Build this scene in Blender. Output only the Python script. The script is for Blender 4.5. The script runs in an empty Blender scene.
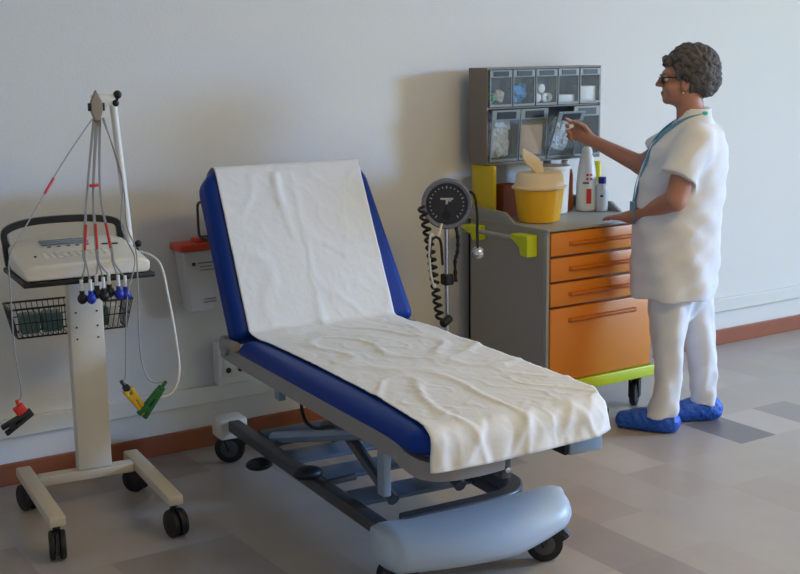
import bpy, bmesh, math, random
import numpy as np
from mathutils import Vector, Matrix, Euler, noise
random.seed(7)
scene = bpy.context.scene
COL = scene.collection
R = math.radians
V = Vector

# ------------------------------------------------------------------ materials
def lin(c):
    return tuple(((v/255)/12.92 if v/255 <= .04045 else ((v/255+.055)/1.055)**2.4) for v in c)

def mat(name, rgb, rough=.5, metal=0.0, spec=.5, bump=0.0, bscale=60, vary=0.0, vscale=8, alpha=1.0, trans=0.0, coat=0.0, sss=0.0, bdetail=3):
    m = bpy.data.materials.new(name); m.use_nodes = True
    nt = m.node_tree; b = nt.nodes['Principled BSDF']
    c = lin(rgb)+(1,)
    b.inputs['Base Color'].default_value = c
    b.inputs['Roughness'].default_value = rough
    b.inputs['Metallic'].default_value = metal
    b.inputs['Specular IOR Level'].default_value = spec
    b.inputs['Alpha'].default_value = alpha
    b.inputs['Transmission Weight'].default_value = trans
    b.inputs['Coat Weight'].default_value = coat
    if sss:
        b.inputs['Subsurface Weight'].default_value = sss
        b.inputs['Subsurface Radius'].default_value = (.012, .005, .003)
        b.inputs['Subsurface Scale'].default_value = .5
    if bump or vary:
        tc = nt.nodes.new('ShaderNodeTexCoord')
    if bump:
        n = nt.nodes.new('ShaderNodeTexNoise'); n.inputs['Scale'].default_value = bscale; n.inputs['Detail'].default_value = bdetail
        nt.links.new(tc.outputs['Object'], n.inputs['Vector'])
        bp = nt.nodes.new('ShaderNodeBump'); bp.inputs['Strength'].default_value = bump; bp.inputs['Distance'].default_value = .01
        nt.links.new(n.outputs['Fac'], bp.inputs['Height']); nt.links.new(bp.outputs['Normal'], b.inputs['Normal'])
    if vary:
        n2 = nt.nodes.new('ShaderNodeTexNoise'); n2.inputs['Scale'].default_value = vscale; n2.inputs['Detail'].default_value = 4
        nt.links.new(tc.outputs['Object'], n2.inputs['Vector'])
        mx = nt.nodes.new('ShaderNodeMix'); mx.data_type = 'RGBA'
        mx.inputs[6].default_value = tuple(v*(1-vary) for v in c[:3])+(1,)
        mx.inputs[7].default_value = tuple(min(1, v*(1+vary)) for v in c[:3])+(1,)
        nt.links.new(n2.outputs['Fac'], mx.inputs[0]); nt.links.new(mx.outputs[2], b.inputs['Base Color'])
    return m

M = {}
M['wall'] = mat('wall_paint', (224, 222, 218), .75, bump=.08, bscale=90)
M['wall_far'] = mat('wall_paint_warm', (228, 220, 208), .8)
M['ceil'] = mat('ceiling_paint', (234, 230, 222), .9)
M['base'] = mat('wood_skirting', (150, 84, 52), .5, vary=.18, vscale=6)
M['trim'] = mat('white_trunking', (222, 220, 214), .5)
M['white'] = mat('white_plastic', (228, 226, 220), .4)
M['cream'] = mat('cream_plastic', (222, 214, 198), .42)
M['creamgrey'] = mat('cream_metal', (204, 192, 170), .45)
M['black'] = mat('black_rubber', (22, 22, 24), .5)
M['blackp'] = mat('black_plastic', (30, 28, 28), .35)
M['blue'] = mat('blue_vinyl', (4, 50, 138), .45, bump=.05, bscale=220, spec=.22)
M['paper'] = mat('crepe_paper', (226, 226, 226), .85, bump=.10, bscale=60, bdetail=3)
M['frame'] = mat('grey_painted_steel', (150, 146, 142), .42, metal=.15)
M['dark'] = mat('dark_grey_steel', (84, 85, 90), .4, metal=.3)
M['steelblue'] = mat('blue_grey_steel', (140, 160, 182), .35, metal=.25)
M['cover'] = mat('pale_blue_plastic', (176, 190, 204), .4)
M['chrome'] = mat('chrome', (205, 205, 208), .18, metal=1)
M['trolley'] = mat('trolley_grey', (158, 156, 150), .5)
M['trolleylt'] = mat('trolley_light_grey', (160, 160, 158), .4)
M['orange'] = mat('orange_laminate', (228, 134, 26), .42, vary=.05, vscale=3)
M['orangeh'] = mat('orange_handle', (208, 112, 18), .42)
M['lime'] = mat('lime_plastic', (206, 214, 20), .4)
M['yellow'] = mat('yellow_plastic', (218, 190, 30), .45)
M['tub'] = mat('amber_yellow_plastic', (240, 180, 28), .35)
M['tublid'] = mat('cream_lid', (232, 208, 170), .45)
M['brown'] = mat('brown_cardboard', (118, 62, 40), .85, spec=.1)
M['amber'] = mat('amber_bottle', (188, 104, 40), .35)
M['red'] = mat('red_plastic', (206, 48, 34), .45)
M['redorange'] = mat('red_orange_plastic', (214, 74, 42), .45)
M['navy'] = mat('navy_plastic', (24, 40, 130), .35)
M['elblue'] = mat('blue_rubber', (24, 52, 168), .4)
M['green'] = mat('green_plastic', (24, 104, 52), .45)
M['clampy'] = mat('yellow_clamp', (222, 178, 30), .45)
M['shelf'] = mat('organizer_grey', (128, 118, 108), .5)
M['shelfin'] = mat('organizer_inside', (92, 104, 112), .6)
M['binfr'] = mat('grey_bin_frame', (136, 146, 150), .35)
M['label'] = mat('dark_label', (26, 32, 40), .4)
M['lcd'] = mat('lcd_grey', (120, 132, 140), .2)
M['key'] = mat('grey_keys', (160, 160, 156), .5)
M['grey'] = mat('mid_grey', (128, 128, 130), .5)
M['cable'] = mat('grey_cable', (150, 148, 146), .5)
M['cablew'] = mat('white_cable', (222, 220, 214), .5)
M['tape'] = mat('red_tape', (196, 34, 40), .5)
M['clip'] = mat('taupe_clip', (150, 136, 116), .5)
M['dialrim'] = mat('blue_grey_dial_rim', (120, 124, 142), .35)
M['dial'] = mat('dial_face', (40, 42, 50), .35)
M['mark'] = mat('pale_marks', (200, 200, 196), .5)
M['text'] = mat('print_black', (50, 50, 52), .6)
M['skin'] = mat('skin', (178, 126, 106), .5, sss=.12, vary=.06, vscale=30)
M['lip'] = mat('lips', (160, 84, 78), .45)
M['hair'] = mat('grey_brown_hair', (90, 85, 84), .65, vary=.5, vscale=60, bump=.9, bscale=170)
M['cloth'] = mat('white_cotton', (228, 228, 232), .85, bump=.15, bscale=28)
M['shoe'] = mat('blue_overshoe', (34, 92, 196), .45, bump=.9, bscale=45)
M['lanyard'] = mat('blue_lanyard', (96, 150, 186), .6)
M['teal'] = mat('teal_clip', (64, 200, 190), .5)
M['lens'] = mat('dark_lens', (40, 30, 30), .15)
M['gold'] = mat('earring', (220, 200, 150), .25, metal=.9)
M['eye'] = mat('eye_white', (224, 218, 212), .25)
M['bluepk'] = mat('blue_packets', (70, 150, 220), .4)
M['greenpk'] = mat('green_packets', (60, 150, 90), .45)
M['whitepk'] = mat('white_packets', (226, 230, 232), .5, bump=.3, bscale=60)
M['greypk'] = mat('pale_blue_wrappers', (206, 218, 228), .4, bump=.5, bscale=60, vary=.2, vscale=40)
M['kraft'] = mat('kraft_card', (186, 156, 118), .7)
M['gel'] = mat('green_grey_packets', (96, 122, 112), .5)
M['gelg'] = mat('dark_green_packet', (60, 98, 84), .5)
M['slat'] = mat('slate_blue_steel', (112, 128, 148), .4, metal=.2)
M['yellowb'] = mat('bright_yellow_cap', (232, 214, 30), .4)
M['wire'] = mat('black_wire', (34, 34, 36), .4)

def clear_mat(name, rgb, a):
    m = bpy.data.materials.new(name); m.use_nodes = True
    nt = m.node_tree; b = nt.nodes['Principled BSDF']
    b.inputs['Base Color'].default_value = lin(rgb)+(1,)
    b.inputs['Roughness'].default_value = .12; b.inputs['Alpha'].default_value = a
    return m
M['clear'] = clear_mat('clear_plastic', (200, 214, 220), .10)
M['milky'] = clear_mat('milky_plastic', (222, 220, 220), .82)

def floor_mat():
    m = bpy.data.materials.new('resin_tiles'); m.use_nodes = True
    nt = m.node_tree; L = nt.links.new; b = nt.nodes['Principled BSDF']
    tc = nt.nodes.new('ShaderNodeTexCoord'); mp = nt.nodes.new('ShaderNodeMapping')
    mp.inputs['Location'].default_value = (-3.69/.205, 1.2/.305, 0); mp.inputs['Scale'].default_value = (1/.205, 1/.305, 1)
    L(tc.outputs['Object'], mp.inputs['Vector'])
    fl = nt.nodes.new('ShaderNodeVectorMath'); fl.operation = 'FLOOR'; L(mp.outputs[0], fl.inputs[0])
    wn = nt.nodes.new('ShaderNodeTexWhiteNoise'); wn.noise_dimensions = '2D'; L(fl.outputs[0], wn.inputs['Vector'])
    r = nt.nodes.new('ShaderNodeValToRGB'); L(wn.outputs['Value'], r.inputs[0])
    e = r.color_ramp.elements
    e[0].position = 0; e[0].color = lin((158, 149, 142))+(1,)
    e[1].position = 1; e[1].color = lin((186, 176, 166))+(1,)
    for p, c in ((.12, (152, 143, 137)), (.2, (168, 157, 148)), (.6, (176, 166, 156)), (.85, (172, 164, 158))):
        k = e.new(p); k.color = lin(c)+(1,)
    n = nt.nodes.new('ShaderNodeTexNoise'); n.inputs['Scale'].default_value = 5; n.inputs['Detail'].default_value = 6
    L(tc.outputs['Object'], n.inputs['Vector'])
    mr = nt.nodes.new('ShaderNodeMapRange'); mr.inputs[3].default_value = .86; mr.inputs[4].default_value = 1.12; L(n.outputs['Fac'], mr.inputs[0])
    mx = nt.nodes.new('ShaderNodeMix'); mx.data_type = 'RGBA'; mx.blend_type = 'MULTIPLY'; mx.inputs[0].default_value = 1
    ln_ = nt.nodes.new('ShaderNodeVectorMath'); ln_.operation = 'LENGTH'; L(fl.outputs[0], ln_.inputs[0])
    lt = nt.nodes.new('ShaderNodeMath'); lt.operation = 'LESS_THAN'; lt.inputs[1].default_value = .5; L(ln_.outputs['Value'], lt.inputs[0])
    dk = nt.nodes.new('ShaderNodeMix'); dk.data_type = 'RGBA'; dk.inputs[7].default_value = lin((118, 113, 112))+(1,)
    L(lt.outputs[0], dk.inputs[0]); L(r.outputs[0], dk.inputs[6])
    L(dk.outputs[2], mx.inputs[6]); L(mr.outputs[0], mx.inputs[7]); L(mx.outputs[2], b.inputs['Base Color'])
    b.inputs['Roughness'].default_value = .3
    mr2 = nt.nodes.new('ShaderNodeMapRange'); mr2.inputs[3].default_value = .26; mr2.inputs[4].default_value = .4
    L(n.outputs['Fac'], mr2.inputs[0]); L(mr2.outputs[0], b.inputs['Roughness'])
    n3 = nt.nodes.new('ShaderNodeTexNoise'); n3.inputs['Scale'].default_value = 7; L(tc.outputs['Object'], n3.inputs['Vector'])
    bp = nt.nodes.new('ShaderNodeBump'); bp.inputs['Strength'].default_value = .06; bp.inputs['Distance'].default_value = .02
    L(n3.outputs['Fac'], bp.inputs['Height']); L(bp.outputs[0], b.inputs['Normal'])
    return m
M['floor'] = floor_mat()

# ------------------------------------------------------------------ mesh builder
def smooth_path(pts, n=8, closed=False):
    P = [V(p) for p in pts]; out = []
    N = len(P)
    for i in range(N if closed else N-1):
        g = lambda k: P[k % N] if closed else P[max(0, min(N-1, k))]
        a, b, c, d = g(i-1), g(i), g(i+1), g(i+2)
        for j in range(n):
            t = j/n
            out.append(.5*((2*b)+(c-a)*t+(2*a-5*b+4*c-d)*t*t+(3*b-a-3*c+d)*t**3))
    if not closed: out.append(P[-1])
    return out

class MB:
    def __init__(s): s.v = []; s.f = []
    def add(s, vs, fs, mtx=None):
        o = len(s.v)
        for p in vs:
            p = V(p); s.v.append(tuple(mtx @ p) if mtx else tuple(p))
        for f in fs: s.f.append(tuple(i+o for i in f))
        return s
    def bm(s, bm, mtx=None):
        bm.verts.index_update()
        s.add([v.co.copy() for v in bm.verts], [[v.index for v in f.verts] for f in bm.faces], mtx); bm.free(); return s
    def box(s, c, d, rot=None, bev=0.0, seg=2):
        bm = bmesh.new(); bmesh.ops.create_cube(bm, size=1)
        for v in bm.verts: v.co = V((v.co.x*d[0], v.co.y*d[1], v.co.z*d[2]))
        if bev: bmesh.ops.bevel(bm, geom=bm.edges[:], offset=bev, segments=seg, affect='EDGES', profile=.5)
        m = Matrix.Translation(V(c))
        if rot: m = m @ Euler(rot).to_matrix().to_4x4()
        return s.bm(bm, m)
    def box2(s, lo, hi, bev=0.0, seg=2):
        lo, hi = V(lo), V(hi); return s.box((lo+hi)/2, hi-lo, None, bev, seg)
    def tube(s, pts, r, n=10, closed=False, rb=None):
        P = [V(p) for p in pts]; N = len(P)
        rs = r if isinstance(r, (list, tuple)) else [r]*N
        if rb and not isinstance(r, (list, tuple)): rs = [r+(rb-r)*i/(N-1) for i in range(N)]
        T = []
        for i in range(N):
            a = P[(i-1) % N] if closed else P[max(0, i-1)]; b = P[(i+1) % N] if closed else P[min(N-1, i+1)]
            t = (b-a); T.append(t.normalized() if t.length > 1e-9 else V((0, 0, 1)))
        u = T[0].orthogonal().normalized(); vs = []; fs = []
        for i in range(N):
            u = (u-T[i]*u.dot(T[i])).normalized(); w = T[i].cross(u)
            for k in range(n):
                a = 2*math.pi*k/n; vs.append(P[i]+(u*math.cos(a)+w*math.sin(a))*rs[i])
        for i in range(N if closed else N-1):
            for k in range(n):
                j = (i+1) % N
                fs.append((i*n+k, i*n+(k+1) % n, j*n+(k+1) % n, j*n+k))
        if not closed:
            fs.append(tuple(range(n))[::-1]); fs.append(tuple((N-1)*n+k for k in range(n)))
        return s.add(vs, fs)
    def cyl(s, a, b, r, r2=None, n=20): return s.tube([a, b], [r, r if r2 is None else r2], n)
    def rcyl(s, a, b, r, bev, n=24):
        a, b = V(a), V(b); d = (b-a).normalized()
        return s.tube([a, a+d*bev*.3, a+d*bev, b-d*bev, b-d*bev*.3, b], [r-bev, r-bev*.3, r, r, r-bev*.3, r-bev], n)
    def lathe(s, prof, c=(0, 0, 0), n=28, sx=1, sy=1):
        vs = []; fs = []
        for (r, z) in prof:
            for k in range(n):
                a = 2*math.pi*k/n; vs.append((c[0]+r*sx*math.cos(a), c[1]+r*sy*math.sin(a), c[2]+z))
        for i in range(len(prof)-1):
            for k in range(n): fs.append((i*n+k, i*n+(k+1) % n, (i+1)*n+(k+1) % n, (i+1)*n+k))
        fs.append(tuple(range(n))[::-1]); fs.append(tuple((len(prof)-1)*n+k for k in range(n)))
        return s.add(vs, fs)
    def sph(s, c, r, rot=None, n=16):
        bm = bmesh.new(); bmesh.ops.create_uvsphere(bm, u_segments=n, v_segments=max(6, n*2//3), radius=1)
        r = (r, r, r) if not isinstance(r, (tuple, list)) else r
        m = Matrix.Translation(V(c))
        if rot: m = m @ Euler(rot).to_matrix().to_4x4()
        return s.bm(bm, m @ Matrix.Diagonal((*r, 1)))
    def loft(s, rings, cap=True):
        n = len(rings[0]); vs = [p for r in rings for p in r]; fs = []
        for i in range(len(rings)-1):
            for k in range(n): fs.append((i*n+k, i*n+(k+1) % n, (i+1)*n+(k+1) % n, (i+1)*n+k))
        if cap: fs.append(tuple(range(n))[::-1]); fs.append(tuple((len(rings)-1)*n+k for k in range(n)))
        return s.add(vs, fs)
    def prism(s, poly, axis, lo, hi):
        def P(p, h):
            return {'x': (h, p[0], p[1]), 'y': (p[0], h, p[1]), 'z': (p[0], p[1], h)}[axis]
        return s.loft([[P(p, lo) for p in poly], [P(p, hi) for p in poly]])
    def build(s, name, m, parent=None, smooth=True, ang=38, loc=None, bevel=0):
        me = bpy.data.meshes.new(name); me.from_pydata(s.v, [], s.f); me.update()
        bm = bmesh.new(); bm.from_mesh(me); bmesh.ops.recalc_face_normals(bm, faces=bm.faces); bm.to_mesh(me); bm.free()
        return finish(name, me, m, parent, smooth, ang, loc, bevel)

def finish(name, me, m, parent=None, smooth=True, ang=38, loc=None, bevel=0):
    o = bpy.data.objects.new(name, me); COL.objects.link(o)
    for mm in (m if isinstance(m, list) else [m]): me.materials.append(M[mm])
    if smooth:
        me.shade_smooth()
        if ang: me.set_sharp_from_angle(angle=R(ang))
    if parent: o.parent = parent
    if loc: o.location = loc
    if bevel:
        b = o.modifiers.new('bevel', 'BEVEL'); b.width = bevel; b.segments = 2; b.limit_method = 'ANGLE'; b.angle_limit = R(35)
    return o

def thing(name, label, cat, loc=(0, 0, 0), rz=0, group=None):
    o = bpy.data.objects.new(name, None); COL.objects.link(o); o.empty_display_size = .1
    o.location = loc; o.rotation_euler = (0, 0, rz); return tag(o, label, cat, group)
def tag(o, label, cat, group=None):
    o['label'] = label; o['category'] = cat
    if group: o['group'] = group
    return o
def struct(o): o['kind'] = 'structure'; return o
def dup(root, loc=None, label=None):
    r = root.copy(); COL.objects.link(r)
    if loc: r.location = loc
    if label: r['label'] = label
    for ch in list(root.children):
        c = ch.copy(); COL.objects.link(c); c.parent = r
        for g in list(ch.children):
            d = g.copy(); COL.objects.link(d); d.parent = c
    return r
def dup_part(p, loc):
    c = p.copy(); COL.objects.link(c); c.parent = p.parent; c.location = loc
    for g in list(p.children):
        d = g.copy(); COL.objects.link(d); d.parent = c
    return c

# ------------------------------------------------------------------ room
XL, XR, YF, ZC = -2.2, 9.2, -7.2, 3.0
struct(MB().box2((XL-.1, YF-.1, -.1), (XR+.1, .1, 0)).build('floor', 'floor', smooth=False))
struct(MB().box2((XL-.1, YF-.1, ZC), (XR+.1, .1, ZC+.1)).build('ceiling', 'ceil', smooth=False))
struct(MB().box2((XL-.1, 0, 0), (XR+.1, .1, ZC)).build('wall_back', 'wall', smooth=False))
struct(MB().box2((XL-.1, YF, 0), (XL, 0, ZC)).build('wall_left', 'wall_far', smooth=False))
struct(MB().box2((XL-.1, YF-.1, 0), (XR+.1, YF, ZC)).build('wall_front', 'wall_far', smooth=False))
WY0, WY1, WZ0, WZ1 = -5.0, -3.45, .95, 2.45
w = MB()
w.box2((XR, YF, 0), (XR+.1, WY0, ZC)); w.box2((XR, WY1, 0), (XR+.1, 0, ZC))
w.box2((XR, WY0, 0), (XR+.1, WY1, WZ0)); w.box2((XR, WY0, WZ1), (XR+.1, WY1, ZC))
struct(w.build('wall_right', 'wall_far', smooth=False))
w = MB()
for a, b in (((WY0, WZ0), (WY0+.05, WZ1)), ((WY1-.05, WZ0), (WY1, WZ1)), ((WY0+.05, WZ0), (WY1-.05, WZ0+.05)), ((WY0+.05, WZ1-.05), (WY1-.05, WZ1)),):
    w.box2((XR+.02, a[0], a[1]), (XR+.07, b[0], b[1]))
struct(w.build('window_1', 'white', smooth=False))
# skirting and wall trunking
struct(MB().box2((XL, -.014, 0), (XR, 0, .081)).build('baseboard_back', 'base', smooth=False, bevel=.003))
struct(MB().box2((XL, -.022, .178), (XR, 0, .247)).build('trim_1', 'trim', smooth=False, bevel=.004))

# ------------------------------------------------------------------ wall items
t = thing('socket_panel', 'white wall socket panel with two black holes, low on the wall behind the couch', 'socket', (2.075, 0, .25))
MB().box2((-.075, -.055, .0), (.085, 0, .17), .006).build('housing', 'white', t)
p = MB().box2((-.055, -.060, .03), (.065, -.055, .14), .002).build('face_plate', 'trim', t)
for x in (-.036, .016):
    MB().cyl((x, -.0625, .058), (x, -.06, .058), .011).build('socket_hole', 'black', p)
t = thing('wall_container', 'slim translucent white container with red-orange lid on the wall left of the couch backrest', 'container', (1.93, 0, .56))
ring = lambda z, w, d0, d1: [(-w, d0, z), (w, d0, z), (w, d1, z), (-w, d1, z)]
MB().loft([ring(0, .052, -.012, -.085), ring(.24, .078, -.012, -.1)]).build('body', 'milky', t, smooth=False, bevel=.008)
ld = MB().box2((-.092, -.112, .24), (.092, -.008, .268), .006)
ld.box((.015, -.06, .274), (.06, .06, .02), None, .006).build('lid', 'redorange', t)
MB().box((-.035, -.099, .19), (.012, .004, .012)).build('printed_mark', 'text', t, smooth=False)
for j, (x, ww) in enumerate(((.02, .07), (.015, .05), (.02, .055))): MB().box((x, -.098+j*.0008, .192-j*.014), (ww, .004, .004)).build('printed_line', 'grey', t, smooth=False)
for j in range(2): MB().box((.03, -.0895, .05-j*.012), (.05, .004, .004)).build('printed_line', 'grey', t, smooth=False)

# ------------------------------------------------------------------ examination couch
CO, CR = (2.11, -.95, 0), R(-4.5)
couch = thing('examination_couch', 'blue padded examination couch with raised backrest on grey wheeled base', 'examination couch', CO, CR)
def rounded_rect(x0, x1, y0, y1, rads, n=6):
    # rads: radii at (x1,y0),(x1,y1),(x0,y1),(x0,y0)
    pts = []
    for (cx, cy, sx, sy, r, a0) in ((x1, y0, -1, 1, rads[0], -90), (x1, y1, -1, -1, rads[1], 0), (x0, y1, 1, -1, rads[2], 90), (x0, y0, 1, 1, rads[3], 180)):
        for i in range(n+1):
            a = R(a0+90*i/n); pts.append((cx+sx*r+r*math.cos(a), cy+sy*r+r*math.sin(a)))
    return pts
def pad(x0, x1, y0, y1, z0, z1, rads, edge):
    rings = []
    prof = [(.012, 0), (0, .012)]+[(edge*(1-math.cos(R(a))), (z1-z0-edge*.8)+edge*.8*math.sin(R(a))) for a in (0, 15, 30, 45, 60, 75, 90)]
    for ins, h in prof:
        rings.append([(x, y, z0+h) for x, y in rounded_rect(x0+ins, x1-ins, y0+ins, y1-ins, [max(.01, q-ins) for q in rads])])
    return MB().loft(rings)
X0, X1 = -.335, .352
ZT = .58
seat = pad(X0, X1, -.965, .275, .515, ZT-.004, (.19, .03, .03, .07), .045).build('seat_cushion', 'blue', couch)
# backrest: built flat then rotated about the hinge
HY, HZ, BA = .29, .575, R(63)
bk = bpy.data.objects.new('backrest', None)
bm_ = pad(X0+.008, X1-.01, .0, .625, -.09, 0, (.03, .075, .075, .03), .035)
Mb = Matrix.Translation((0, HY, HZ)) @ Matrix.Rotation(BA, 4, 'X')
bm_.v = [(p[0]+(.03*(1-p[1]/.3) if p[0] > 0 else 0)*(1 if p[0] > 0 else 0), p[1], p[2]) for p in bm_.v]
bm2 = MB().add(bm_.v, bm_.f, Mb)
backrest = bm2.build('backrest', 'blue', couch)
bp = MB().add(*(lambda q: (q.v, q.f))(MB().box2((-.28, .04, -.11), (.29, .57, -.09), .008)), Mb)
bp.build('backrest_board', 'dark', couch)
# paper roll holder wire at the back of the backrest
q = MB().tube(smooth_path([(-.25, .62, .97), (-.25, .78, .985), (-.25, .845, .975), (-.25, .852, .93), (-.25, .845, .86), (-.25, .80, .845)], 6), .005, 8)
q.tube([(.26, .66, .97), (.26, .78, .985), (.26, .84, .975), (.26, .845, .86), (.26, .80, .845)], .005, 8)
q.cyl((-.25, .80, .85), (-.25, .62, .85), .009, n=10)
q.tube([(-.25, .62, .97), (-.25, .5, .95)], .005, 8); q.tube([(.26, .66, .97), (.26, .5, .95)], .005, 8); q.tube([(-.25, .62, .85), (-.25, .46, .85)], .005, 8)
q.cyl((-.25, .83, .852), (.26, .83, .852), .005)
q.build('paper_roll_holder', 'blackp', couch)
# frame: side rails bending in at the foot
fr = MB()
def rect_sweep(mb, pts, w, h):
    P = [V(p) for p in pts]; rings = []
    for i, p in enumerate(P):
        t_ = (P[min(len(P)-1, i+1)]-P[max(0, i-1)]).normalized(); sd = t_.cross(V((0, 0, 1))).normalized(); up = sd.cross(t_)
        rings.append([p+sd*w/2-up*h/2, p+sd*w/2+up*h/2, p-sd*w/2+up*h/2, p-sd*w/2-up*h/2])
    mb.loft(rings)
left = [(-.318, .43, .512)]+[(-.318, y, .506) for y in (.3, 0, -.4, -.8)]+[(-.314, -.86, .492), (-.298, -.925, .476), (-.25, -.955, .470), (-.16, -.962, .470), (-.08, -.957, .472)]
rect_sweep(fr, smooth_path(left, 4), .036, .05)
right = [(.335, .43, .512)]+[(.335, y, .506) for y in (.3, 0, -.4, -.8)]+[(.33, -.86, .50)]
rect_sweep(fr, smooth_path(right, 4), .036, .05)
fr.box2((-.3, -.85, .49), (.32, -.79, .515)); fr.box2((-.3, -.03, .49), (.32, .03, .515)); fr.box2((-.3, .25, .49), (.32, .3, .515))
fr.build('seat_frame', 'frame', couch, bevel=.004)
for x, s in ((-.335, -1), (.352, 1)):
    h = MB().rcyl((x-.012, .385, .535), (x+.012, .385, .535), .036, .006)
    h.tube([(x, .385, .545), (x, .29, .55)], .018, 12)
    h.build('hinge_bracket', 'frame', couch)
b = MB().box2((.125, -.985, .452), (.235, -.90, .502), .006); b.build('rail_end', 'steelblue', couch)
MB().box2((.111, -.98, .454), (.125, -.905, .50), .003).build('rail_end_cap', 'black', couch)
e = MB().box2((-.085, -.972, .42), (-.057, -.93, .50), .003); ep = e.build('foot_bracket', 'dark', couch)
MB().rcyl((-.071, -.979, .445), (-.071, -.971, .445), .008, .002, 12).build('screw', 'chrome', ep)
# base
for x in (-.215, .26):
    MB().box2((x-.023, -.62, .137), (x+.023, .66, .178), .005).build('base_rail', 'dark', couch)
cv = MB(); rings = []
NX = 26
for i in range(NX+1):
    u = i/NX; x = -.292+u*.652
    e = min(1, (math.sin(math.pi*min(max(u, .0), 1))*6)**.5) if 0 < u < 1 else .0
    endk = min(u*.05/.022, (1-u)*.05/.085)*.665
    rk = math.sqrt(max(0, 1-max(0, (.05-endk)/.05)**2)) if endk < .05 else 1
    rk = (.75+.25*rk) if u < .5 else (.3+.7*rk)
    bow = math.sin(math.pi*u)
    yin = -.615+.02*(2*u-1)**2; yout = -.735-.055*bow
    ztop = .217+.006*u; zb = .088+(.052*max(0, (u-.6)/.4)**1.1)+.010*(1-u)
    ym = yin-.02; zm = zb+(ztop-zb)*.55; hh = ztop-zb
    pr = [(yin, zb+hh*.75), (yin-.012, ztop-.004), (yin-.05, ztop-.001), (yout+.05, zb+hh*.88), (yout+.02, zb+hh*.68), (yout+.004, zb+hh*.42), (yout, zb+hh*.2), (yout+.008, zb+hh*.05), (yout+.02, zb), (yin-.03, zb), (yin, zb+.01)]
    rings.append([(x, ym+(y-ym)*rk, zm+(z-zm)*(.45+.55*rk if u > .5 else .3+.7*rk)) for y, z in pr])
cv.loft(rings); c_ = cv.build('base_cover', 'cover', couch, ang=50)
# inner ledge curving from the cross cover into the right rail
lg = MB(); rect_sweep(lg, smooth_path([(-.19, -.61, .198), (-.05, -.612, .2), (.1, -.608, .2), (.19, -.592, .2), (.245, -.54, .2), (.26, -.46, .2), (.26, -.1, .195)], 6), .05, .045)
lg.build('inner_ledge', 'dark', couch, bevel=.006)
for x in (-.215, .24):
    MB().box2((x-.055, .645, .105), (x+.055, .745, .182), .01).build('rear_caster_cover', 'cream', couch)
def couch_caster(x, y, yaw):
    r = .058
    c = MB()
    c.rcyl((0, 0, .10), (0, 0, .135), .02, .004, 14)
    c.tube(smooth_path([(-.03, .0, .055), (-.032, .012, .09), (-.028, .02, .113), (.028, .02, .113), (.032, .012, .09), (.03, .0, .055)], 5), .0085, 8)
    c.tube([(.0, .02, .108), (0, -.045, .1), (0, -.062, .075)], .022, 8)
    o = c.build('caster', 'blackp', couch, loc=(x, y, 0)); o.rotation_euler = (0, 0, yaw)
    w_ = MB(); 
    w_.tube([(-.021, 0, r), (-.018, 0, r), (-.006, 0, r), (.006, 0, r), (.018, 0, r), (.021, 0, r)], [r-.009, r-.003, r, r, r-.003, r-.009], 28)
    w_.build('wheel', 'black', o)
    hb = MB().rcyl((-.0235, 0, r), (.0235, 0, r), .034, .004, 20); hb.build('wheel_hub', 'dark', o)
couch_caster(-.235, -.65, R(30)); couch_caster(.275, -.66, R(55)); couch_caster(-.215, .70, R(62)); couch_caster(.24, .70, R(20))
# lift mechanism
for x in (-.16, .17):
    MB().box2((x-.02, -.02, -.02), (x+.02, .02, .02))
    a = MB().tube([(x, .40, .17), (x, -.62, .47)], .02, 8); a.build('lift_arm', 'steelblue', couch)
for x in (-.115, .125):
    a = MB().tube([(x, -.42, .19), (x, .3, .48)], .02, 8); a.build('lift_arm', 'dark', couch)
for (y, z, w_) in ((-.02, .285, .09), (-.2, .335, .08), (-.4, .40, .07)):
    o = MB().box((0, 0, 0), (.33, w_, .012), (R(-16.4), 0, 0), .003).build('cross_plate', 'steelblue', couch, loc=(.005, y, z+.0))
for py in (.2, -.02, -.27): MB().box((.02, py, .158), (.43, .09, .014), (R(9), 0, 0), .003).build('base_slat', 'slat', couch)
MB().box2((-.19, .42, .15), (.215, .47, .185), .004).build('base_crossbar', 'dark', couch)
lp = MB().tube([(.005, .3, .21), (.005, -.05, .33)], .028, 14); lp.tube([(.005, -.05, .33), (.005, -.38, .445)], .015, 12); lp.build('lift_actuator', 'dark', couch)
for y in (-.63, .1):
    MB().box2((-.27, y-.02, .30 if y < 0 else .40), (-.245, y+.02, .50), .004).build('hanger_bracket', 'steelblue', couch)
MB().tube(smooth_path([(-.25, -.05, .5), (-.262, -.09, .40), (-.255, -.15, .37), (-.22, -.22, .385)], 6), .006, 8).build('hose', 'black', couch)
for y, x, pz in ((.36, -.245, .095), (-.10, -.265, .205)):
    p = MB().tube([(-.2, y-.03, .17), (x+.03, y, pz)], .009, 8); p.tube([(-.2, y-.03, .17), (-.1, y-.03, .175)], .012, 8)
    p = p.build('pedal_lever', 'dark', couch)
    MB().sph((x+.01, y, pz), (.05, .04, .022), n=18).build('pedal_pad', 'black', p)
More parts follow.
